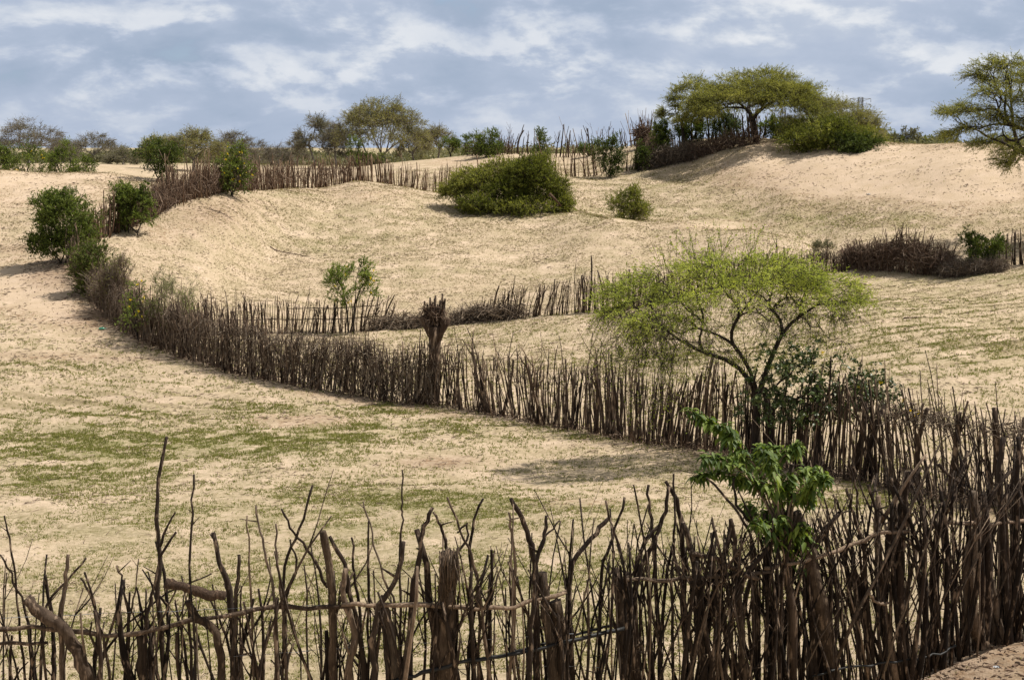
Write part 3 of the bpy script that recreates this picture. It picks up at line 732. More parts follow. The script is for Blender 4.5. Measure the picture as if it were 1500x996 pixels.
# ---- the lime green tree in the middle
def lime_tree():
    rng = np.random.default_rng(7)
    b = gpt(1106, 28.6); s = 28.6 / F
    root = thing('acacia_tree', 'spreading lime green feathery tree standing in the long fence', 'tree', b)
    T = []; tone = []
    cx, _, ztop = ray(1068, 345, 28.6); 
    leafy = []
    for q_ in range(146):
        low = q_ >= 82
        a = rng.uniform(0, 2 * math.pi); q = math.sqrt(rng.uniform(.0, 1))
        x = q * math.cos(a); y = q * math.sin(a)
        zz = -.42 - (q ** 2.6) * (.95 if x < 0 else .42) - (rng.random() ** 1.2 * .50 if not low else .55 + rng.random() ** 1.3 * (1.3 if x < .3 else .9))
        c = np.array([cx - .05 + x * 2.6, 28.6 + y * 2.0, ztop + zz])
        k = rng.integers(8, 17) if not low else rng.integers(4, 8)
        pr = rng.uniform(.2, .52); d = rng.uniform(0, 6.28, k); rr = np.sqrt(rng.random(k)) * pr
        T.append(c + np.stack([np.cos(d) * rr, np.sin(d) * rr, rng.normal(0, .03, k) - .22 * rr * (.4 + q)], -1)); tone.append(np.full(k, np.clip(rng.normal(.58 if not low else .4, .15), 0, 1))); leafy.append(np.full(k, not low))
    leafy = np.concatenate(leafy)
    T = np.concatenate(T); tone = np.concatenate(tone)
    fork = ray(1110, 585, 28.6)
    C, R, E = grow(b, T, rng, .075, fork[2] - b[2], (fork[0] - b[0], 0), .10, .5)
    mt = MB(); mt.tubes(C, R, 6, .45, cap=False)
    b2 = b + [.30, .12, 0]; P = np.array([b2 - [0, 0, .2], b2 + [.02, 0, .5], b2 + [-.02, .02, 1.0], b2 + [-.12, 0, 1.5]]); mt.tubes(P[None], np.array([[.10, .085, .075, .05]]), 8, .3, rough=.1, rng=rng)
    ml = MB(); cc = np.array([cx, 28.6, ztop - 2.2]); D = norm(norm(T - cc) * [1.3, 1.3, .1] + E * [.8, .8, .2])
    side = np.clip((np.abs(T[:, 0] - cx) - .8) / 1.6, 0, 1)
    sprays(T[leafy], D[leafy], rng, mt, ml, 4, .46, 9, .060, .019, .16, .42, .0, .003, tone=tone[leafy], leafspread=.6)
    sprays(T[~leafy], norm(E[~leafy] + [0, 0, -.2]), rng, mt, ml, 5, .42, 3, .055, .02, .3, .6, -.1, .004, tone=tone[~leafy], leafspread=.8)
    # wispy shoots above the crown
    ns = 26; x = rng.uniform(-1.5, 1.5, ns); st = np.stack([cx + x, 28.6 + rng.uniform(-1, 1, ns), ztop - .35 - .18 * x ** 2], -1)
    sprays(st, np.stack([x * .5, np.zeros(ns), np.full(ns, 1.0)], -1), rng, mt, ml, 3, .62, 9, .06, .024, .05, .35, .3, .004)
    # hanging bare sprays on the left
    k = np.where((T[:, 2] < ztop - 1.3) & (T[:, 0] < cx - .6))[0]; sprays(T[k], norm(E[k] + [0, 0, -.4]), rng, mt, ml, 4, .65, 4, .05, .02, .5, .4, -.3, .0035)
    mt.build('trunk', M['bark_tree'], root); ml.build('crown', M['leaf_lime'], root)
lime_tree()

# flowering creeper over the fence beside the tree
def creeper():
    rng = np.random.default_rng(17); Y = 27.2; b = gpt(1130, 28.2)
    root = thing('climbing_plant', 'dark leafy creeper with yellow flowers over the fence right of the lime tree', 'plant', b)
    T = []
    for cx, cy, rx, ry, k in [(1150,545,35,35,34),(1185,530,22,18,18),(1130,590,35,25,20),(1200,580,45,22,48),(1250,570,38,22,48),(1285,572,26,16,26),(1215,600,40,12,22),(1170,610,30,12,12),(1120,565,16,40,14),(1305,600,25,10,6),(1230,545,30,10,6)]:
        for _ in range(k):
            p = ray(cx + rng.normal(0, rx * .6), cy + rng.normal(0, ry * .6), Y + rng.normal(0, .35)); T.append(p)
    T = np.array(T); C, R, E = grow(b, T, rng, .05, 1.1, (0, 0), .2)
    mt = MB(); mt.tubes(C, R, 4, .4, cap=False); ml = MB()
    sprays(T, E, rng, mt, ml, 3, .22, 7, .075, .06, .3, .8, .0, .004, hang=.6)
    mt.build('stems', M['bark_tree'], root); ml.build('foliage', M['leaf_vine'], root)
    fm = MB()
    for px, py in [(1205,517),(1258,568),(1322,587),(1333,602),(1345,604),(1338,610),(1290,560)]:
        p = ray(px, py, Y - .3); d = norm(rng.normal(size=(7, 3)) + [0, -.5, .4])
        fm.leaves(np.repeat(p[None], 7, 0), d, norm(rng.normal(size=(7, 3)) + [0, -1, 0]), .055, .045, rng.random(7))
    fm.build('flowers', M['flower'], root)
creeper()

# glossy shrub climbing out of the near fence
def glossy_shrub():
    rng = np.random.default_rng(27); Y = 12.6
    b = gpt(1160, Y + .1); root = thing('glossy_shrub', 'bright glossy shrub with long drooping leaves growing through the near fence', 'shrub', b)
    shoots = [[(1150,790),(1105,690),(1075,650),(1045,625),(1018,605)],[(1150,790),(1110,700),(1060,690),(1020,692)],[(1150,790),(1120,700),(1090,665),(1068,640),(1060,628)],
              [(1150,800),(1135,710),(1125,670),(1115,655)],[(1150,790),(1140,720),(1125,690),(1090,672),(1070,668)],[(1155,800),(1150,730),(1170,700),(1190,695),(1208,702)],[(1155,800),(1165,740),(1180,715),(1195,712)],
              [(1150,800),(1145,740),(1150,715),(1160,690)],[(1150,820),(1110,760),(1095,740),(1090,735)],[(1155,860),(1140,800),(1120,770),(1105,765)],[(1150,860),(1165,810),(1180,790),(1185,785)],
              [(1160,880),(1175,830),(1190,800),(1188,790)],[(1150,800),(1150,760),(1140,745),(1130,740)],[(1150,850),(1130,790),(1140,770),(1150,765)],[(1150,800),(1120,720),(1100,700),(1070,705)],
              [(1150,790),(1128,730),(1118,712),(1106,700)],[(1152,790),(1160,735),(1175,720),(1182,735)],
              [(1150,860),(1140,800),(1128,760),(1120,748)],[(1155,860),(1150,810),(1160,770),(1172,765)],[(1155,900),(1158,830),(1165,790),(1160,770)],[(1150,860),(1145,800),(1140,760),(1150,745)],
              [(1150,790),(1125,715),(1105,672),(1120,650),(1135,655)],[(1150,790),(1130,710),(1140,670),(1165,655),(1175,662)],[(1150,790),(1118,712),(1080,690),(1050,672),(1040,680)],[(1152,800),(1160,730),(1185,700),(1200,688),(1212,700)]]
    mt = MB(); ml = MB()
    mt.tubes(np.array([[b - [0, 0, .2], ray(1162, 900, Y), ray(1152, 840, Y), ray(1150, 790, Y)]]), np.array([[.05, .045, .035, .02]]), 6, .5)
    for sh in shoots:
        dy = rng.normal(0, .28); sh = [(x + rng.normal(0, 5), y + rng.normal(0, 4)) for x, y in sh]
        K = np.array([ray(x, y, Y + dy * i / len(sh)) for i, (x, y) in enumerate(sh)])
        t = np.linspace(0, len(K) - 1, 14); P = np.stack([np.interp(t, range(len(K)), K[:, j]) for j in range(3)], -1)
        P[1:-1] = (P[:-2] + P[1:-1] * 2 + P[2:]) / 4
        mt.tubes(P[None], np.linspace(.011, .004, 14)[None], 4, .9)
        S = np.linalg.norm(np.diff(P, axis=0), axis=1).sum(); nlf = int(S / .0075)
        tt = np.sqrt(rng.uniform(.12, 1, nlf)) * 13; B = np.stack([np.interp(tt, range(14), P[:, j]) for j in range(3)], -1)
        dirs = norm(np.stack([rng.choice([-1, 1], nlf) * rng.uniform(.1, 1.0, nlf), rng.normal(0, .7, nlf), rng.uniform(-.9, .5, nlf)], -1))
        Lf = rng.uniform(.055, .105, nlf); B = B + rng.normal(0, .022, B.shape)
        for B_, d, l in zip(B, dirs, Lf):
            tq = np.linspace(0, 1, 6)[:, None]; mid = B_ + d * l * tq; mid[:, 2] -= (tq[:, 0] ** 1.8) * l * .5
            s_ = norm(np.cross(d, [0, 0, 1.0])); w = l * .22 * np.array([.12, .75, 1, .85, .5, .03])[:, None]
            lift = np.array([0, 0, 1.0]) * w * .35
            V = np.concatenate([mid - s_ * w + lift, mid, mid + s_ * w + lift]); q = []
            for i in range(5): q += [[i, i + 6, i + 7, i + 1], [i + 6, i + 12, i + 13, i + 7]]
            ml.add(V, [np.array(q)], np.full(18, rng.uniform(.1, 1)))
    mt.build('stems', M['stake_mid'], root); ml.build('foliage', M['leaf_glossy'], root)
glossy_shrub()

# ---- forked dead trunk in front of the long fence
def forked_trunk():
    rng = np.random.default_rng(37); Y = 39.3; b = gpt(634, Y)
    root = thing('dead_trunk', 'forked dead tree trunk holding a bundle of sticks, standing in the long fence', 'dead tree', b)
    m = MB()
    def tb(pl, rr, k=9): m.tubes(np.array([[ray(x, y, Y + d) for x, y, d in pl]]), np.array([rr]), k, .45, rough=.13, rng=rng)
    tb([(628,612,0),(632,580,0),(634,550,0),(636,520,0),(637,500,0),(637,478,0)], [.34,.26,.20,.17,.17,.20])
    tb([(637,495,0),(630,484,0),(624,474,.05),(620,463,.05)], [.17,.13,.12,.12])
    tb([(638,498,0),(645,486,0),(652,476,-.05),(656,466,-.05)], [.16,.12,.11,.09])
    tb([(612,600,-.1),(622,580,-.1),(628,560,-.05),(632,540,0)], [.14,.10,.09,.06])
    m.build('trunk', M['stake_mid'], root)
    m = MB()
    for x0, x1, y1 in [(628,622,441),(631,630,436),(634,637,437),(637,634,443),(640,645,440),(643,648,430),(646,652,438),(632,626,446),(636,641,446),(641,638,433)]:
        P = np.array([ray(x0, 482, Y), ray(x0 + (x1 - x0) * .3, 468, Y + rng.normal(0, .1)), ray(x1 + rng.normal(0, 1), 452, Y + rng.normal(0, .1)), ray(x1, y1, Y + rng.normal(0, .1))])
        m.tubes(P[None], np.array([[.05, .045, .04, .025]]), 5, rng.uniform(.1, .5))
    m.build('stick_bundle', M['stake_mid'], root)
    m = MB(); brush(m, ray(634, 460, Y), (.38, .25, .28), 150, .5, .010, rng, .8); m.build('twigs', M['twig_brown'], root)
forked_trunk()

# ---- shrubs along the left end of the long fence
plant('leafy_shrub', 'big rounded green shrub at the left end of the long fence', 'shrub', 96, 65, 283, 108, 101, 'bark_tree', 'leaf_fresh', 'ball', 60, 12, 5, .40, 9, .10, .05, .92, .1, .07, 4, cx=86, size=.34, flat=.34, up=.4)
plant('leafy_shrub', 'dark green shrub against the brown stakes on the dune', 'shrub', 190, 73.6, 268, 66, 102, 'bark_tree', 'leaf_fresh', 'ball', 34, 11, 4, .32, 9, .10, .06, .95, .1, .06, 4, size=.34, flat=.34)
plant('scrub', 'green and grey scrub below the big rounded shrub', 'shrub', 136, 58.5, 356, 72, 103, 'twig_brown', 'leaf_fresh', 'ball', 44, 11, 4, .4, 8, .09, .04, .95, .1, .05, 5, size=.35, flat=.35, up=.6, tr=.009)
plant('scrub', 'dry grey twiggy scrub leaning on the left end of the long fence', 'shrub', 165, 55, 385, 80, 104, 'twig_grey', 'leaf_bush', 'ball', 26, 10, 6, .55, 1, .07, .03, .95, .1, .04, 6, size=.35, flat=.35, up=1.0, tr=.009)
plant('scrub', 'pale yellow green fuzzy bush behind the long fence', 'shrub', 250, 49.5, 392, 78, 105, 'twig_grey', 'leaf_light', 'dome', 30, 10, 5, .32, 7, .045, .012, .62, .35, .04, 4, size=.3, flat=.3, up=.3, tr=.004)
plant('scrub', 'loose green shrub with small yellow flowers by the fuzzy bush', 'shrub', 205, 50.2, 420, 84, 106, 'bark_tree', 'leaf_light', 'dome', 18, 6, 3, .35, 8, .07, .035, .8, .2, .04, 3, size=.3, flat=.3, flowers=10, low=-.6)
plant('sapling', 'slender green sapling with yellow flowers rising from the short inner fence', 'tree', 512, 61.2, 381, 92, 107, 'bark_tree', 'leaf_light', 'dome', 24, 8, 4, .34, 8, .085, .045, .55, .4, .05, 2, size=.3, flat=.35, flowers=14, up=.5, low=-.7)
plant('weeping_bush', 'small dark thorny bush alone on the open slope', 'shrub', 922, 91.5, 279, 66, 108, 'twig_grey', 'leaf_bush', 'ball', 30, 10, 4, .5, 9, .14, .05, 1.0, .1, .05, 4, size=.35, flat=.35, sink=.1)
plant('scrub', 'tiny grey green bush left of the reddish branch heap', 'shrub', 1207, 74, 354, 34, 109, 'twig_grey', 'leaf_grey', 'ball', 16, 8, 4, .3, 8, .08, .03, 1.0, .1, .03, 3, size=.35, flat=.35)
plant('leafy_shrub', 'loose bright green shrub beside the right edge fence', 'shrub', 1447, 70.8, 336, 70, 110, 'bark_tree', 'leaf_fresh', 'dome', 26, 9, 4, .35, 7, .12, .06, .85, .15, .05, 3, cx=1440, size=.3, flat=.3, up=.4, low=-.7, flowers=6)

# ---- the large dark bush in the centre: a bushy crown hugging the sand
def big_bush():
    rng = np.random.default_rng(200); Y = 95
    b = gpt(765, Y); root = thing('thorn_bush', 'large sprawling dark green bush on the sand in the centre', 'shrub', b)
    T = []; tone = []
    for cx, cy, rx, ry, k, dy, tn in [(775,270,42,34,600,0,.42),(795,245,16,16,60,0,.5),(735,262,36,26,280,1,.66),(695,268,34,20,240,0,.74),(668,280,24,10,110,0,.78),(700,300,30,11,190,-1.5,.4),(765,303,55,10,220,-1.5,.55),
                          (812,285,22,24,190,0,.5),(825,300,12,10,60,-.8,.6),(740,288,34,22,190,-.8,.34),(780,255,28,22,120,-1,.3)]:
        v = norm(rng.normal(size=(k, 3))) * rng.random((k, 1)) ** .4
        c = ray(cx, cy, Y + dy); s = Y / F
        T.append(c + v * [rx * s, rx * s * .9, ry * s]); tone.append(np.clip(rng.normal(tn, .1, k), 0, 1))
    T = np.concatenate(T); tone = np.concatenate(tone)
    g = height(T[:, 0], T[:, 1]); T[:, 2] = np.maximum(T[:, 2], g + .08)
    C, R, E = grow(b, T, rng, .14, .25, (0, 0), .15, stems=7)
    mt = MB(); mt.tubes(C, R, 4, .5, cap=False); ml = MB()
    D = norm(norm(T - b) + E * .5)
    sprays(T, D, rng, mt, ml, 4, .65, 9, .15, .05, .15, .5, .15, .008, tone=tone, leafspread=.7)
    mt.build('stems', M['bark_tree'], root); ml.build('foliage', M['leaf_bush'], root)
    m = MB(); m.tubes(np.array([[ray(805, 284, Y - 2.6), ray(813, 292, Y - 2.8), ray(822, 302, Y - 2.6)]]), np.array([[.10, .09, .05]]), 6, .6); m.build('dead_branch', M['log_red'], root)
big_bush()
plant('thorn_bush', 'dense dark green bush at the foot of the hilltop trees', 'shrub', 1212, 107, 178, 136, 201, 'bark_tree', 'leaf_bush', 'ball', 80, 12, 4, .7, 9, .17, .06, 1.1, .05, .1, 6, size=.3, flat=.36, up=.1, sink=.5)
plant('thorn_bush', 'lower right lobe of dark bush on the sand, right of the dense hilltop bush', 'shrub', 1255, 104.5, 198, 74, 202, 'bark_tree', 'leaf_dark', 'ball', 40, 10, 4, .6, 9, .17, .06, 1.2, .05, .08, 4, size=.34, flat=.36, sink=.4)

# ---- hilltop flat-topped trees
FT = dict(shape='plates', flat=.07, size=.17, droop=.06, spread=.42, up=.04, leafspread=.6)
plant('acacia_tree', 'wide flat topped olive tree dominating the hilltop', 'tree', 1108, 112, 101, 232, 211, 'bark_tree', 'leaf_olive', npad=170, per=14, nt=4, L=.75, nl=9, ll=.16, lw=.04, crown=.60, first=.3, r0=.22, cx=1110, low=-.35, **FT)
plant('acacia_tree', 'open feathery tree left of the wide flat topped one', 'tree', 1003, 117, 105, 86, 212, 'bark_tree', 'leaf_olive', npad=44, per=11, nt=4, L=.7, nl=9, ll=.15, lw=.04, crown=.60, first=.35, r0=.10, cx=1008, low=-.5, **FT)
plant('acacia_tree', 'pale yellow green tree right of the wide flat topped one', 'tree', 1208, 114, 146, 150, 213, 'bark_grey', 'leaf_yellow_olive', npad=90, per=10, nt=4, L=1.0, nl=9, ll=.15, lw=.038, crown=.80, first=.2, r0=.13, cx=1222, low=-.5, **FT)
for i, (px, top, w, lab) in enumerate([(1012,172,40,'low green shrub under the open feathery tree'),(1060,168,50,'leafy green shrub just left of the flat topped tree trunk'),(1138,175,50,'leafy green shrub just right of the flat topped tree trunk'),(1175,172,50,'leafy green shrub between the flat topped tree and the dense bush'),(968,173,28,'small green shrub growing in the upright branch stack')]):
    plant('leafy_shrub', lab, 'shrub', px, 118.5, top, w, 220 + i, 'bark_tree', 'leaf_blue' if i % 2 else 'leaf_fresh', 'ball', 22, 9, 4, .5, 7, .16, .07, .9, .2, .07, 3, size=.33, flat=.33, group='green shrubs under the hilltop trees')

# ---- right edge tree
def right_tree():
    rng = np.random.default_rng(301); Y = 74; b = gpt(1578, Y); s = Y / F
    root = thing('acacia_tree', 'large layered tree reaching in from the right edge', 'tree', b)
    T = []; tone = []
    for cx, cy, rx, ry, k in [(1470,95,38,10,70),(1440,112,22,10,40),(1480,118,36,9,60),(1455,135,26,8,36),(1500,145,36,9,60),(1420,160,34,8,55),(1392,165,16,6,22),(1465,170,32,9,50),(1510,180,36,12,60),
                           (1430,188,30,7,40),(1400,196,20,5,20),(1470,205,30,9,55),(1440,210,20,6,22),(1492,222,26,10,50),(1478,238,18,9,34),(1560,100,50,16,120),(1600,150,60,40,200),(1560,200,50,30,120),(1640,200,50,40,150),(1620,100,50,30,120),(1520,110,30,16,70),(1530,160,30,20,60)]:
        for y0 in ((0,) if cx < 1500 else (0,)):
            v = norm(rng.normal(size=(k, 3))) * rng.random((k, 1)) ** .6
            dyc = rng.normal(0, 1.6)
            c = ray(cx, cy, Y + dyc); T.append(c + v * [rx * s * 1.15, rx * s, ry * s * .9]); tone.append(np.clip(rng.normal(.5, .12, k), 0, 1))
    T = np.concatenate(T); tone = np.concatenate(tone)
    C, R, E = grow(b, T, rng, .3, 1.8, (-.3, 0), .12)
    mt = MB(); mt.tubes(C, R, 6, .5, cap=False); ml = MB()
    D = norm(E * [1, 1, .3] + norm(T - b) * [.8, .8, 0])
    sprays(T, D, rng, mt, ml, 6, .7, 12, .11, .030, .14, .38, .02, .005, tone=tone, leafspread=.55)
    k = np.where(T[:, 2] < b[2] + 2.7)[0]; sprays(T[k], norm(E[k] + [-.3, 0, -.5]), rng, mt, ml, 4, .8, 8, .10, .03, .5, .35, -.4, .006)
    mt.build('trunk', M['bark_tree'], root); ml.build('crown', M['leaf_olive'], root)
right_tree()

# ---- skyline on the left and centre
BARE_ = dict(shape='plates', flat=.16, size=.24, spread=.55, tr=.015)
def bare(label, px, Y, top, w, seed, leaf='leaf_grey', nl=2, npad=30, **k):
    kw = dict(BARE_); npad = int(npad * 1.35); kw.update(dict(npad=npad, per=7, nt=6, L=.8, nl=nl, ll=.16, lw=.05, crown=.72, first=.25, r0=.10, low=-.4, group='thin crowned trees on the skyline')); kw.update(k); kw['npad'] = int(kw['npad'])
    plant('acacia_tree', label, 'tree', px, Y, top, w, seed, 'bark_grey', leaf, **kw)
bare('dark bare domed tree at the far left of the skyline', 42, 165, 171, 112, 401, npad=52, r0=.15, nl=2)
bare('grey half bare tree left of the gap in the skyline', 138, 185, 196, 84, 402, npad=40)
bare('low grey scrubby tree beside the half bare one', 180, 170, 219, 52, 403, npad=26, nl=5, crown=.85)
bare('small low tree between the far left dome and the half bare tree', 92, 178, 205, 40, 404, npad=18)
bare('olive spreading tree behind the brown stakes of the dune fence', 283, 150, 189, 112, 405, leaf='leaf_yellow_olive', npad=60, nl=6, r0=.14)
bare('smaller olive tree right behind the leafy shrub left of the brown stakes', 232, 152, 201, 60, 406, leaf='leaf_olive', npad=34, nl=7)
bare('bare grey tree right of the olive spreading tree', 342, 165, 194, 70, 407, npad=40, nl=2)
bare('thin bare tree above the flowering shrub', 378, 170, 209, 46, 408, npad=22, nl=1)
bare('short bare grey tree left of the slender skyline pair', 408, 175, 216, 44, 409, npad=20, nl=1)
bare('slender pale green tree left of the tall yellow crowned tree', 462, 158, 170, 62, 410, leaf='leaf_grey', npad=34, nl=4, first=.42, crown=.6)
bare('slender dark bare tree touching the tall yellow crowned tree', 492, 156, 174, 44, 411, npad=30, nl=2, first=.3)
bare('tall yellow olive tree with several trunks, highest on the left skyline', 556, 152, 141, 138, 412, leaf='leaf_yellow_olive', npad=95, nl=6, r0=.17, stems=5, first=.2, crown=.66, ll=.16, low=-.25)
bare('low olive skirt of branches on the right side of the tall yellow tree', 607, 154, 184, 50, 413, leaf='leaf_yellow_olive', npad=24, nl=4)
bare('thin bare tree with pale top right of the tall yellow tree', 641, 158, 187, 48, 414, leaf='leaf_yellow_olive', npad=24, nl=3, first=.35, crown=.55)
bare('low bare tree in the dip left of the slender pair', 435, 172, 205, 40, 415, npad=18, nl=2)
SH = dict(shape='ball', size=.30, flat=.30, crown=.95)
def shrub(label, px, Y, top, w, seed, leaf='leaf_fresh', flowers=0, npad=26, **k):
    kw = dict(SH); kw.update(dict(npad=npad, per=7, nt=4, L=.55, nl=6, ll=.15, lw=.07, first=.12, r0=.07, stems=3, flowers=flowers, group='green shrubs along the skyline')); kw.update(k)
    plant('leafy_shrub', label, 'shrub', px, Y, top, w, seed, 'bark_tree', leaf, **kw)
shrub('bright green shrub with yellow flowers at the far left behind the dune', 38, 112, 211, 62, 501, flowers=14)
shrub('green shrub at the very left edge behind the dune', 2, 114, 212, 34, 502)
shrub('taller loose green shrub right of the yellow flowering one on the left dune', 92, 108, 213, 48, 503)
shrub('low green shrub at the dune crest left of the half bare tree', 120, 110, 232, 34, 504, npad=14)
shrub('olive leafy shrub at the left end of the brown stakes', 232, 90, 205, 72, 505, leaf='leaf_dark', npad=34, ll=.14, crown=.85)
shrub('bright green shrub covered in yellow flowers, rising over the far fence', 341, 85.5, 217, 58, 506, flowers=34, npad=34, ll=.13)
shrub('small upright green bush under the tall yellow crowned tree', 520, 146, 199, 26, 507, npad=14)
shrub('low green bush right of the slender pair', 545, 147, 222, 40, 508, npad=14)
shrub('small round green tree at the left foot of the mound', 660, 142, 196, 30, 509, npad=16, first=.25)
shrub('thin green shrub touching the round skyline bush', 683, 139, 201, 18, 510, npad=8, first=.3)
shrub('round green bush on top of the mound', 712, 133.5, 194, 56, 511, leaf='leaf_fresh', npad=40)
shrub('small green bush above the big central bush on the skyline', 795, 131, 192, 30, 512, npad=16)
shrub('green bush growing in the sparse pale fence', 893, 112.5, 197, 56, 513, leaf='leaf_dark', npad=34)
shrub('narrow green bush by the upright stack of stakes', 938, 114, 208, 24, 514, npad=14, leaf='leaf_dark')
shrub('small green bush in the hollow below the round skyline bush', 860, 131, 205, 20, 515, npad=8)

# far treelines
def far_line(label, px0, px1, top, Y, n_, seed, leaf='leaf_grey'):
    rng = np.random.default_rng(seed)
    for i in range(n_):
        px = px0 + (px1 - px0) * (i + .5) / n_ + rng.normal(0, 4)
        yield px, top + rng.uniform(-3, 6), rng.uniform(24, 44), i
for px, top, w, i in far_line('', 1262, 1395, 199, 330, 9, 601):
    top = [180, 192, 196, 198, 188, 196, 199, 200, 196][i]; w = [60, 40, 38, 40, 40, 38, 34, 36, 38][i]
    plant('distant_tree', f'{["leftmost","second","third","fourth","fifth","sixth","seventh","eighth","rightmost"][i]} distant tree {"" if i in (0, 8) else "from the left "}in the row behind the right dune', 'tree', px, 330 - (120 if i == 0 else 0), top, w, 610 + i, 'bark_grey', 'leaf_grey' if i % 3 else 'leaf_bush', 'ball', 22, 8, 3, .9, 6, .45, .2, 1.0, .1, .2, 1, size=.36, flat=.3, tr=.03, group='distant trees behind the right dune')
m = MB(); rng = np.random.default_rng(71)
for px0, px1, Y0, top, n_ in [(-100,260,200,226,5200),(360,620,200,226,5200),(200,400,210,226,3600),(1240,1700,300,203,7200),(600,980,300,212,1800)]:
    px = rng.uniform(px0, px1, n_); Y = Y0 * rng.uniform(.92, 1.25, n_); x = (px - 750) / F * Y; z = height(x, Y)
    hm = (215 - top) / F * Y0 + (CAMZ - z); hh = np.maximum(hm, .8) * (.35 + .75 * fbm(px * .05, Y * .01, 3, 8))
    C = np.stack([x, Y, z + rng.random(n_) * hh], -1); s = Y0 / 400
    k = 5; C = np.repeat(C, k, 0) + rng.normal(0, .7 * s, (n_ * k, 3))
    m.leaves(C, rng.normal(size=C.shape), rng.normal(size=C.shape) + [0, 0, .8], .95 * s, .5 * s, np.clip(rng.normal(.4, .2, n_ * k), 0, 1))
o = m.build('treeline', M['leaf_grey'], smooth=False); o['kind'] = 'stuff'; tag(o, 'far off grey green scrub along the horizon', 'scrub')

# pylon
def pylon():
    Y = 760; b = gpt(1258, Y); zt = ray(1258, 143, Y)[2]; H = zt - b[2]
    root = thing('power_pylon', 'tiny steel lattice pylon showing above the pale hilltop tree', 'pylon', b)
    m = MB(); w = 3.0
    def bar(p, q, r=.10): m.tubes(np.array([[b + p, b + q]]), np.array([[r, r]]), 4, .5)
    lv = np.linspace(0, H, 12); wd = lambda z: w * (1 - .62 * min(z / (H * .6), 1))
    cs = [(-1, -1), (1, -1), (1, 1), (-1, 1)]
    for a, c in zip(lv[:-1], lv[1:]):
        for i in range(4):
            p = np.array([cs[i][0] * wd(a), cs[i][1] * wd(a), a]); q = np.array([cs[i][0] * wd(c), cs[i][1] * wd(c), c])
            j = (i + 1) % 4; q2 = np.array([cs[j][0] * wd(c), cs[j][1] * wd(c), c]); p2 = np.array([cs[j][0] * wd(a), cs[j][1] * wd(a), a])
            bar(p, q, .17); bar(p, q2); bar(q, q2); bar(p2, q)
    m.build('mast', M['steel'], root)
    for f in (.78, .88, .98):
        m = MB()
        for s in (-1, 1):
            m.tubes(np.array([[b + [0, -.6, H * f], b + [s * 5.5, 0, H * f]], [b + [0, .6, H * f - 1.6], b + [s * 5.5, 0, H * f]], [b + [s * 5.5, 0, H * f], b + [s * 5.5, 0, H * f - 2]]]), np.full((3, 2), .13), 4, .5)
        m.build('cross_arm', M['steel'], root)
pylon()

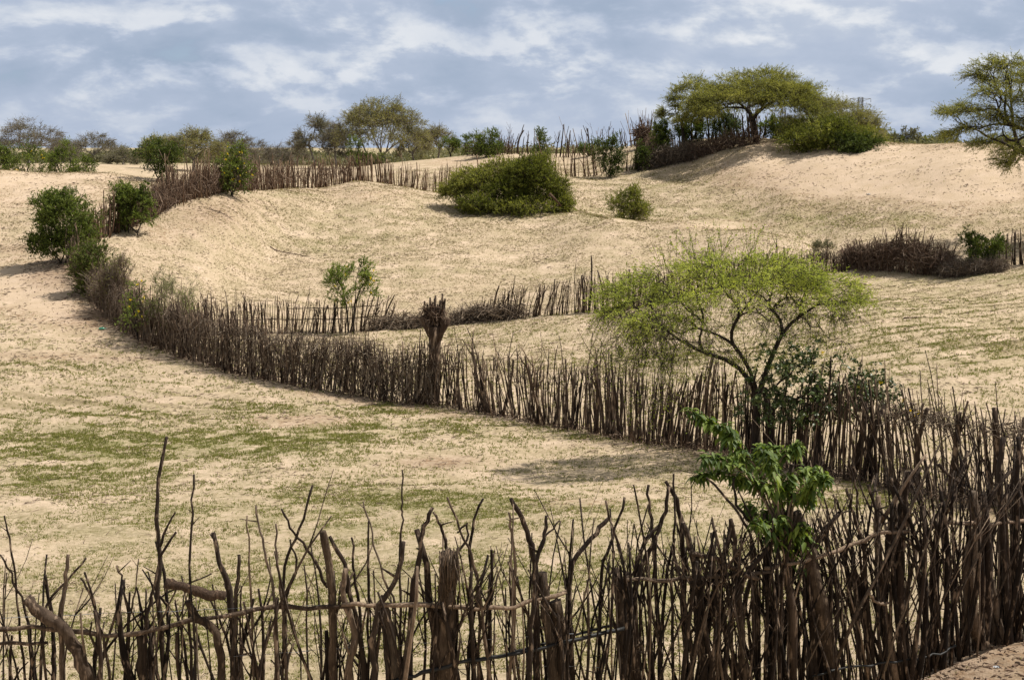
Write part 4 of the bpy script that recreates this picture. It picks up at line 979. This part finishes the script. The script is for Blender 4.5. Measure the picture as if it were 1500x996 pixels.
# ------------------------------------------------------------------ the near fence
NEAR = [(-160,10.9),(0,11.0),(200,11.1),(400,11.2),(600,11.3),(800,11.6),(950,12.0),(1080,12.4),(1200,12.8),(1300,13.1),(1400,13.5),(1500,14.1),(1640,15)]
nx = np.array([a for a, _ in NEAR]); ny = np.array([b for _, b in NEAR])
def near_Y(px): return float(np.interp(px, nx, ny))
def near_fence():
    rng = np.random.default_rng(77)
    P, S, PXs = path_pts(NEAR, 600)
    root = thing('stake_fence', 'near fence of crooked dark sticks across the bottom of the view', 'fence', P[300])
    def poly(pl, wpx, k=7, rnd=.3, mat='stake_near', dy=None, name='stake', ground=True, taper=.6, store=None):
        dy = rng.normal(0, .07) if dy is None else dy
        pl = list(pl)
        K = [ray(x, y, near_Y(x) + dy) for x, y in pl]
        if ground:
            (x0, y0), (x1, y1) = pl[-2], pl[-1]; g = gpt(x1 + (x1 - x0) * .3, near_Y(x1) + dy); g[2] -= .12; K.append(g)
        K = np.array(K); n_ = 4 * (len(K) - 1) + 1; t = np.linspace(0, len(K) - 1, n_)
        Q = np.stack([np.interp(t, range(len(K)), K[:, j]) for j in range(3)], -1)
        Q[1:-1] = (Q[:-2] + 2 * Q[1:-1] + Q[2:]) / 4; Q[1:-1] += rng.normal(0, .006, Q[1:-1].shape)
        r = wpx / 2 * near_Y(pl[0][0]) / F
        R = r * np.linspace(taper, 1.12, n_) * rng.uniform(.9, 1.1, n_)
        m = MB(); m.tubes(Q[None], R[None], k, rnd, rough=.12 if k < 10 else .17, rng=rng)
        # knots and stubs
        for _ in range(rng.integers(0, 3)):
            i = rng.integers(1, n_ - 2); d = norm(np.array([rng.choice([-1, 1]), rng.normal(0, .4), rng.uniform(.2, 1.2)])); l = rng.uniform(.04, .16)
            m.tubes(np.array([[Q[i], Q[i] + d * l * .5, Q[i] + d * l]]), np.array([[.5, .38, .22]]) * r * .9, 4, rnd)
        if store is not None: store.append((abs(K[0][2] - K[-1][2]) * r, m))
        else: return m.build(name, M[mat], root)
    # individually traced sticks of the photograph (pixel outlines give position and size only)
    SP = [([(244,640),(231,700),(229,760),(234,810),(231,870),(240,990)],8,.35),([(257,750),(246,768),(234,800)],4,.3),([(258,779),(235,815),(222,870),(212,930)],6,.25),
      ([(284,695),(280,770),(277,850),(280,980)],5,.35),([(171,828),(180,860),(188,890),(190,980)],5,.4),([(203,818),(198,870),(190,900)],3,.6),([(312,780),(322,820),(335,862),(345,960)],11,.35),
      ([(6,755),(17,800),(22,850),(35,960)],4,.25),([(0,812),(20,850),(40,900),(50,980)],5,.3),([(66,842),(73,880),(78,940),(78,990)],8,.15),([(100,812),(96,850),(88,900),(90,990)],9,.7),
      ([(126,817),(98,850),(68,885),(60,960)],5,.35),([(118,846),(135,875),(147,915),(160,980)],5,.5),([(147,890),(142,930),(137,990)],7,.4),([(310,840),(245,868),(185,915),(150,960)],4,.3),
      ([(260,858),(235,910),(222,990)],4,.6),([(350,812),(347,860),(340,990)],8,.5),([(375,740),(383,790),(393,830),(402,870),(405,990)],5,.8),([(362,755),(366,820),(372,990)],4,.75),([(404,767),(407,830),(412,870),(420,990)],5,.7),
      ([(458,710),(438,775),(415,830),(418,900),(420,990)],6,.2),([(412,745),(430,780),(455,812),(480,860)],5,.25),([(425,790),(437,830),(420,870),(415,960)],5,.3),
      ([(483,785),(505,825),(515,880),(530,940),(533,990)],9,.35),([(515,787),(518,840),(528,900),(530,990)],6,.3),([(507,832),(502,875),(522,925),(512,975)],13,.75),
      ([(532,735),(545,780),(556,830),(580,890),(590,990)],4,.8),([(540,763),(540,850),(538,990)],5,.15),([(589,688),(588,740),(590,760),(585,800),(586,990)],4,.5),([(591,793),(583,845),(555,885),(545,940),(548,990)],11,.5),
      ([(634,743),(617,780),(612,830),(602,870),(600,990)],10,.4),([(635,750),(648,776),(655,808),(650,840)],6,.3),([(655,728),(680,790),(700,835),(702,990)],5,.6),([(708,730),(690,772),(688,830),(692,990)],6,.1),
      ([(670,780),(685,765),(686,790),(660,820)],4,.4),([(748,730),(765,758),(779,798),(785,850),(786,990)],11,.3),([(800,755),(795,790),(784,830),(780,900),(775,990)],8,.2),([(745,750),(752,790),(756,820),(748,990)],6,.9),
      ([(752,738),(750,850),(752,990)],4,.85),([(893,757),(866,790),(838,822),(832,870),(838,990)],10,.3),([(915,728),(897,790),(880,830),(876,990)],6,.15),([(887,733),(900,780),(917,840),(930,990)],5,.3),
      ([(820,762),(800,785),(790,800),(780,850)],4,.2),([(928,710),(935,740),(945,800),(958,990)],4,.3),([(950,710),(954,760),(960,820),(968,990)],7,.35),([(980,712),(972,760),(956,800),(940,830),(925,880),(920,990)],9,.25),
      ([(987,694),(988,760),(984,860),(985,990)],5,.2),([(975,705),(990,730),(1000,790),(1005,990)],9,.3),([(970,765),(945,790),(930,830),(935,990)],8,.3),([(1070,760),(1078,800),(1083,870),(1090,990)],11,.55),
      ([(1155,770),(1120,805),(1088,850),(1070,910),(1060,990)],9,.35),([(1105,800),(1080,830),(1060,850),(1040,880)],5,.2),([(1000,765),(1015,815),(1022,880),(1030,990)],14,.35),([(1035,700),(1075,740),(1105,790),(1112,990)],6,.35),
      ([(1075,700),(1078,740),(1100,765),(1120,800),(1125,990)],6,.2),([(1160,680),(1157,730),(1155,780),(1158,990)],12,.5),([(1195,775),(1160,810),(1140,850),(1130,990)],7,.3),([(1230,750),(1208,775),(1190,810),(1188,900),(1195,990)],11,.25),
      ([(1243,672),(1255,720),(1258,800),(1275,990)],5,.3),([(1220,725),(1235,760),(1250,800),(1262,990)],6,.2),([(1240,715),(1250,750),(1265,800),(1280,990)],7,.25),
      ([(1272,710),(1285,760),(1290,850),(1300,990)],7,.25),([(1305,700),(1312,730),(1300,790),(1290,900),(1310,990)],10,.35),([(1330,690),(1322,760),(1318,860),(1322,990)],17,.45),
      ([(1350,685),(1320,730),(1305,790),(1298,880)],6,.3),([(1385,750),(1350,790),(1335,830),(1325,900)],7,.6),([(1418,660),(1405,700),(1380,750),(1365,820),(1370,950)],9,.3),([(1442,735),(1400,705),(1375,680)],5,.4),
      ([(1480,690),(1455,720),(1440,770),(1438,900),(1440,950)],9,.3),([(1470,640),(1462,700),(1470,800),(1478,930)],12,.35),([(1492,640),(1490,720),(1488,830),(1492,930)],11,.25),([(1380,735),(1345,760),(1320,790)],4,.7)]
    parts = []
    for pl, w, rv in SP:
        g = pl[-1][1] > 900
        poly(pl, w, 7, rv, ground=g, store=parts)
    # heavy posts
    for pl, w, rv in [([(657,808),(655,860),(652,990)],27,.55),([(473,778),(482,825),(486,880),(487,990)],12,.6),([(795,838),(800,900),(812,990)],17,.5),([(812,880),(820,930),(822,990)],24,.4),([(903,832),(908,900),(918,990)],15,.35),
                      ([(918,850),(920,920),(925,990)],18,.3),([(1165,752),(1185,810),(1200,880),(1222,990)],24,.55),([(560,885),(570,930),(575,990)],20,.65),([(1432,775),(1420,830),(1422,900),(1448,965)],19,.9),([(1425,720),(1432,780),(1455,880),(1470,955)],15,.8),([(205,930),(210,990)],15,.35)]:
        poly(pl, w, 12, rv, 'post_near', name='post', taper=.85, dy=-.03)
    poly([(38,876),(60,897),(92,918),(112,950),(128,990)], 19, 12, .62, 'stake_near', name='post', taper=.9, dy=-.12)
    poly([(275,880),(292,905),(318,925),(325,990)], 12, 9, .45, 'post_near', name='post', taper=.9, dy=-.1)
    # bark strands hanging from the tall post
    m = MB()
    for _ in range(26):
        x0 = rng.uniform(643, 669); l = rng.uniform(20, 90); Yp = 11.3 - rng.uniform(.02, .1)
        P_ = np.array([ray(x0 + rng.normal(0, 2), 806 + rng.uniform(-6, 8), Yp), ray(x0 + rng.normal(0, 3), 812 + l * .4, Yp - .03), ray(x0 + rng.normal(0, 4), 812 + l, Yp - .02)])
        m.tubes(P_[None], np.array([[.006, .008, .004]]), 4, rng.uniform(.4, 1))
    m.build('bark_strands', M['post_near'], root)
    # the rest, crooked and forked, denser to the right
    px = -150.
    while px < 1630:
        dens = np.interp(px, [-150, 0, 300, 600, 900, 1100, 1300, 1600], [7.8, 7.4, 6.4, 4.5, 3.2, 2.4, 2.0, 2.0])
        px += dens * rng.lognormal(0, .5)
        Y = near_Y(px) + rng.normal(0, .10); b = gpt(px, Y)
        top = np.interp(px, [-100, 200, 500, 800, 950, 1100, 1250, 1350, 1450, 1600], [885, 880, 865, 825, 790, 780, 762, 735, 700, 680]) + rng.normal(0, 27)
        if rng.random() < .12: top -= rng.uniform(20, 55)
        if rng.random() < .25: top += rng.uniform(20, 60)
        h = ray(px, top, Y)[2] - b[2]; r = .0125 * rng.lognormal(0, .40)
        if rng.random() < .07: r *= 1.7; h *= .92
        bias = np.interp(px, [0, 900, 1150, 1280, 1500], [0, -.02, -.06, -.14, .0])
        m = make_stake(rng, b, h, r, (h * (bias + rng.normal(0, .11)), rng.normal(0, .12)), .095, .48, 6, np.clip(rng.beta(1.1, 2.4), 0, 1), twigs=int(rng.integers(0, 3)))
        parts.append((h * r, m))
    for _ in range(90):
        px = rng.uniform(350, 1600) if rng.random() < .35 else rng.uniform(950, 1600); Y = near_Y(px) + rng.normal(-.05, .1); b = gpt(px, Y)
        h = rng.uniform(1.2, 2.1) if px > 1200 else rng.uniform(1.1, 1.65); sgn = rng.choice([-1, 1]); b[2] += rng.uniform(0, .4)
        parts.append((h * .006, make_stake(rng, b, h, .009 * rng.lognormal(0, .4), (sgn * h * rng.uniform(.2, .5), rng.normal(0, .08)), .08, .5, 5, np.clip(rng.beta(1.5, 1.6), 0, 1), twigs=2)))
    parts[:len(SP)] = [(a + 1, m) for a, m in parts[:len(SP)]]
    parts.sort(key=lambda a: -a[0])
    for _, m in parts[:100]: m.build('stake', M['stake_near'], root)
    o = merge([m for _, m in parts[100:]]).build('stakes', M['stake_near'], root); o['kind'] = 'stuff'
    print('near stakes', len(parts))
    # rails tied along the fence
    def line(pl, r, mat, name, dy, rv, par=root, jit=.008, k=7):
        K = np.array([ray(x, y, near_Y(x) + dy) for x, y in pl]); n_ = 5 * (len(K) - 1) + 1; t = np.linspace(0, len(K) - 1, n_)
        Q = np.stack([np.interp(t, range(len(K)), K[:, j]) for j in range(3)], -1); Q[1:-1] = (Q[:-2] + Q[1:-1] * 2 + Q[2:]) / 4; Q[1:-1] += rng.normal(0, jit, Q[1:-1].shape)
        m = MB(); m.tubes(Q[None], (r * rng.uniform(.85, 1.15, n_))[None], k, rv, rough=.1, rng=rng); return m.build(name, M[mat], par)
    line([(-60,925),(45,918),(180,932),(280,910),(400,890),(520,888)], .020, 'stake_near', 'rail', -.07, .6)
    line([(500,886),(600,884),(700,891),(750,890),(830,866)], .019, 'stake_near', 'rail', -.08, .95)
    line([(900,846),(950,850),(1010,846),(1080,842),(1130,836)], .018, 'stake_near', 'rail', -.08, .7)
    line([(1120,832),(1180,822),(1230,805),(1290,780),(1330,777)], .019, 'stake_near', 'rail', -.09, .95)
    line([(1385,764),(1440,768),(1500,764),(1600,760)], .020, 'stake_near', 'rail', -.08, .95)
    line([(-40,944),(0,943),(70,941)], .014, 'stake_near', 'rail', -.1, .6)
    line([(1015,812),(1050,818),(1085,838),(1110,848)], .022, 'stake_near', 'rail', -.15, .6)
    line([(1272,868),(1285,885),(1305,884)], .013, 'stake_near', 'rail', -.15, .9)
    # thin tie wires
    for y0, y1, a, c in ((960, 925, 330, 900), (905, 880, 0, 640), (985, 975, 560, 880)):
        xs = np.linspace(a, c, 9); line([(x, y0 + (y1 - y0) * i / 8 + rng.normal(0, 1)) for i, x in enumerate(xs)], .0022, 'steel', 'wire', -.02, .5, k=4, jit=.003)
    # hoses hang on the fence
    h1 = line([(560,1003),(620,985),(680,968),(730,962),(800,948),(850,935),(915,920)], .017, 'hose', 'black_hose', -.10, .5, par=None, jit=.004)
    tag(h1, 'thick black hose threaded through the near fence, the upper of two', 'hose', 'black hoses in the near fence')
    h2 = line([(660,972),(740,958),(800,942),(860,925),(900,915)], .012, 'hose', 'black_hose', .06, .5, par=None, jit=.004)
    tag(h2, 'thinner black hose just behind the thick one in the near fence', 'hose', 'black hoses in the near fence')
    h3 = line([(1190,990),(1250,975),(1310,968),(1360,962),(1400,945)], .012, 'hose', 'black_hose', -.12, .5, par=None, jit=.01)
    tag(h3, 'black hose low on the near fence beside the sandy bank', 'hose', 'black hoses in the near fence')
    lg = line([(242,853),(268,858),(300,870),(330,872)], .040, 'log_red', 'rotten_log', -.12, .5, par=None, jit=.004, k=12)
    tag(lg, 'short rotten brown log lying across the tops of the near fence', 'log')
near_fence()

# ------------------------------------------------------------------ ground cover
def scatter(n_, Y0, Y1, seed, dens):
    rng = np.random.default_rng(seed)
    v = rng.uniform(math.log(Y0 + 8), math.log(Y1 + 8), n_); Y = np.exp(v) - 8
    Y = np.where(rng.random(n_) < .5, Y, np.sqrt(rng.uniform(Y0 ** 2, Y1 ** 2, n_)))
    x = rng.uniform(-.42, .42, n_) * (Y + 4); z = height(x, Y)
    P = np.stack([x, Y, z], -1); px, py = project(P)
    g, b, d = masks(px, py, x, Y)
    keep = rng.random(n_) < dens(px, py, g, b, d, x, Y)
    return P[keep], rng, g[keep], Y[keep]
def blades(P, rng, nb, hmin, hmax, w, lay=.8, ymul=None):
    k = len(P) * nb; C = np.repeat(P, nb, 0) + np.concatenate([rng.normal(0, .018, (k, 2)), np.zeros((k, 1))], 1)
    D = rng.normal(0, lay, (k, 3)) + [0, 0, 1]; D[:, 2] = np.abs(D[:, 2]); H = rng.uniform(hmin, hmax, k); W_ = np.full(k, w)
    if ymul is not None: mm = np.repeat(ymul, nb); H = H * mm; W_ = W_ * mm
    m = MB(); m.leaves(C - [0, 0, .01], D, rng.normal(size=(k, 3)) + [0, -.5, .5], H, W_, np.repeat(np.clip(rng.normal(.5, .2, len(P)), 0, 1), nb)); return m
P, rng, g, Y = scatter(620000, 12, 62, 901, lambda px, py, g, b, d, x, y: np.clip(.14 + 1.2 * g - .5 * b - .2 * d, .01, 1) * np.clip((fbm(x * 1.7, y * 1.7, 3, 61) - .36) * 5, .05, 1) * np.where(y > 50, .4, 1))
print('green tufts', len(P))
o = blades(P, rng, 4, .03, .075, .013, .9, np.clip(Y / 27, .75, 1.5)).build('green_grass', M['grass_green'], smooth=False); o['kind'] = 'stuff'; tag(o, 'low green grass tufts scattered over the sandy fields', 'grass')
P, rng, g, Y = scatter(520000, 40, 128, 902, lambda px, py, g, b, d, x, y: np.clip(.9 - 1.0 * b, .05, 1) * (y > 44 + .5 * (x < -8) * 20) * np.clip((fbm(x * .9, y * .9, 3, 71) - .30) * 3, .12, 1))
print('straw tufts', len(P))
o = blades(P, rng, 3, .04, .10, .020, 1.2, np.clip(Y / 75, .7, 1.2)).build('dry_grass', M['leaf_straw'], smooth=False); o['kind'] = 'stuff'; tag(o, 'dry straw coloured stubble over the dunes', 'grass')
P, rng, g, Y = scatter(160000, 45, 125, 903, lambda px, py, g, b, d, x, y: np.clip(.05 + .9 * g - .3 * b, .02, 1) * np.clip((fbm(x * .7, y * .7, 3, 81) - .42) * 5, .03, 1))
o = blades(P, rng, 4, .05, .12, .022, 1.0, np.clip(Y / 75, .7, 1.2)).build('green_grass', M['leaf_bush'], smooth=False); o['kind'] = 'stuff'; tag(o, 'thin green growth on the far slopes', 'grass')
def bank_clods():
    rg = np.random.default_rng(905); n_ = 700; px = rg.uniform(1340, 1560, n_); Y = rg.uniform(12.2, 14.2, n_)
    x = px2x(px, Y, 3.0); P = np.stack([x, Y, height(x, Y)], -1); m = MB()
    for sz_ in (1,):
        r = np.minimum(.0045 * rg.lognormal(0, .6, n_), .014); D = norm(rg.normal(size=(n_, 3)) * [1, 1, .3]); L = r[:, None] * rg.uniform(1.5, 5, (n_, 1))
        m.tubes(np.stack([P - D * L, P - D * L * .4 + [0, 0, .3] * r[:, None], P + D * L * .4 + [0, 0, .5] * r[:, None], P + D * L], 1), r[:, None] * np.array([[.5, 1, 1, .4]]), 5, rg.random(n_), rough=.3, rng=rg)
    o = m.build('soil_clods', M['twig_brown'], smooth=False); o['kind'] = 'stuff'; tag(o, 'clods and chips on the sandy bank at the bottom right', 'clods')
bank_clods()
P, rng, g, Y = scatter(150000, 13, 110, 904, lambda px, py, g, b, d, x, y: np.clip((fbm(x * .6, y * .6, 3, 91) - .45) * 3, .05, .5) * .7 + .6 * d)
k = len(P); m = MB(); D = rng.normal(0, 1, (k, 3)) * [1, 1, .15]; D = norm(D); L = rng.uniform(.03, .14, (k, 1)) * (1 + np.clip(Y[:, None] / 60, 0, 1))
m.tubes(np.stack([P + [0, 0, .008] - D * L / 2, P + [0, 0, .02] + rng.normal(0, .01, (k, 3)), P + [0, 0, .012] + D * L / 2], 1), np.repeat(np.array([[.004, .006, .003]]), k, 0) * np.clip(Y[:, None] / 25, .8, 2.5), 3, rng.random(k), cap=False)
o = m.build('ground_litter', M['twig_brown'], smooth=False); o['kind'] = 'stuff'; tag(o, 'scattered dry twigs and bark crumbs on the sand', 'litter')

# fallen branches on the slopes
def fallen(label, px, Y, ln, seed, mat='twig_brown', ang=0.0):
    rg = np.random.default_rng(seed); b = gpt(px, Y); m = MB()
    d = np.array([math.cos(ang), math.sin(ang), 0]); t = np.linspace(-.5, .5, 8)[:, None]
    Q = b + d * ln * t; Q[:, :2] += rg.normal(0, ln * .03, (8, 2)); Q[:, 2] = height(Q[:, 0], Q[:, 1]) + .05
    m.tubes(Q[None], np.linspace(.03, .012, 8)[None], 6, .2, rough=.1, rng=rg)
    for i in (2, 3, 4, 5, 6):
        dd = norm(d + rg.normal(0, .7, 3) * [1, 1, .3]); dd[2] = abs(dd[2]) * .5; l = ln * rg.uniform(.15, .3)
        m.tubes(np.array([[Q[i], Q[i] + dd * l * .5 + [0, 0, .03], Q[i] + dd * l]]), np.array([[.018, .012, .006]]), 4, .3)
    tag(m.build('fallen_branch', M[mat]), label, 'branch', 'fallen branches on the dune slopes')
fallen('longest fallen branch, on the slope under the far fence', 425, 80.5, 2.6, 1, ang=-.3)
fallen('short dark branch lying on the upper left slope', 325, 80, 1.2, 2, ang=.1)
fallen('dry branch in the ploughed right field', 1345, 52, 1.1, 5, ang=.15)

# small litter things
def bottle():
    b = gpt(150, 52.2) + [0, 0, .045]; z = np.array([0, .02, .16, .20, .22, .26]); r = np.array([.035, .045, .045, .02, .014, .014])
    m = MB(); P = b + np.stack([z - .13, z * .25, z * 0], -1); m.tubes(P[None], r[None] * 1.1, 12, .5)
    root = tag(m.build('plastic_bottle', M['bottle']), 'green plastic bottle lying on the sand left of the fence', 'bottle')
    m2 = MB(); P = b + np.stack([np.array([.262, .29]) - .13, np.array([.066, .073]), np.zeros(2)], -1); m2.tubes(P[None], np.array([[.018, .018]]), 10, .5); c = m2.build('cap', M['litter']); c.parent = root
bottle()
def crumple(name, label, px, Y, s, seed, group=None):
    rg = np.random.default_rng(seed); b = gpt(px, Y); n_ = 6
    gx, gy = np.meshgrid(np.linspace(-1, 1, n_), np.linspace(-1, 1, n_)); z = rg.random((n_, n_)) * .7
    V = b + np.stack([gx + rg.normal(0, .12, gx.shape), gy * .7 + rg.normal(0, .12, gx.shape), z], -1) * s + [0, 0, .01]
    ii = np.arange(n_ * n_).reshape(n_, n_); q = np.stack([ii[:-1, :-1], ii[:-1, 1:], ii[1:, 1:], ii[1:, :-1]], -1).reshape(-1, 4)
    m = MB(); m.add(V, [q], .5); tag(m.build(name, M['litter'], smooth=False), label, 'litter', group)
crumple('plastic_scrap', 'crumpled white scrap on the sandy bank at the bottom right', 1459, 13.1, .026, 1)
crumple('plastic_scrap', 'tiny white scrap on the bare right dune', 1272, 91, .12, 3)
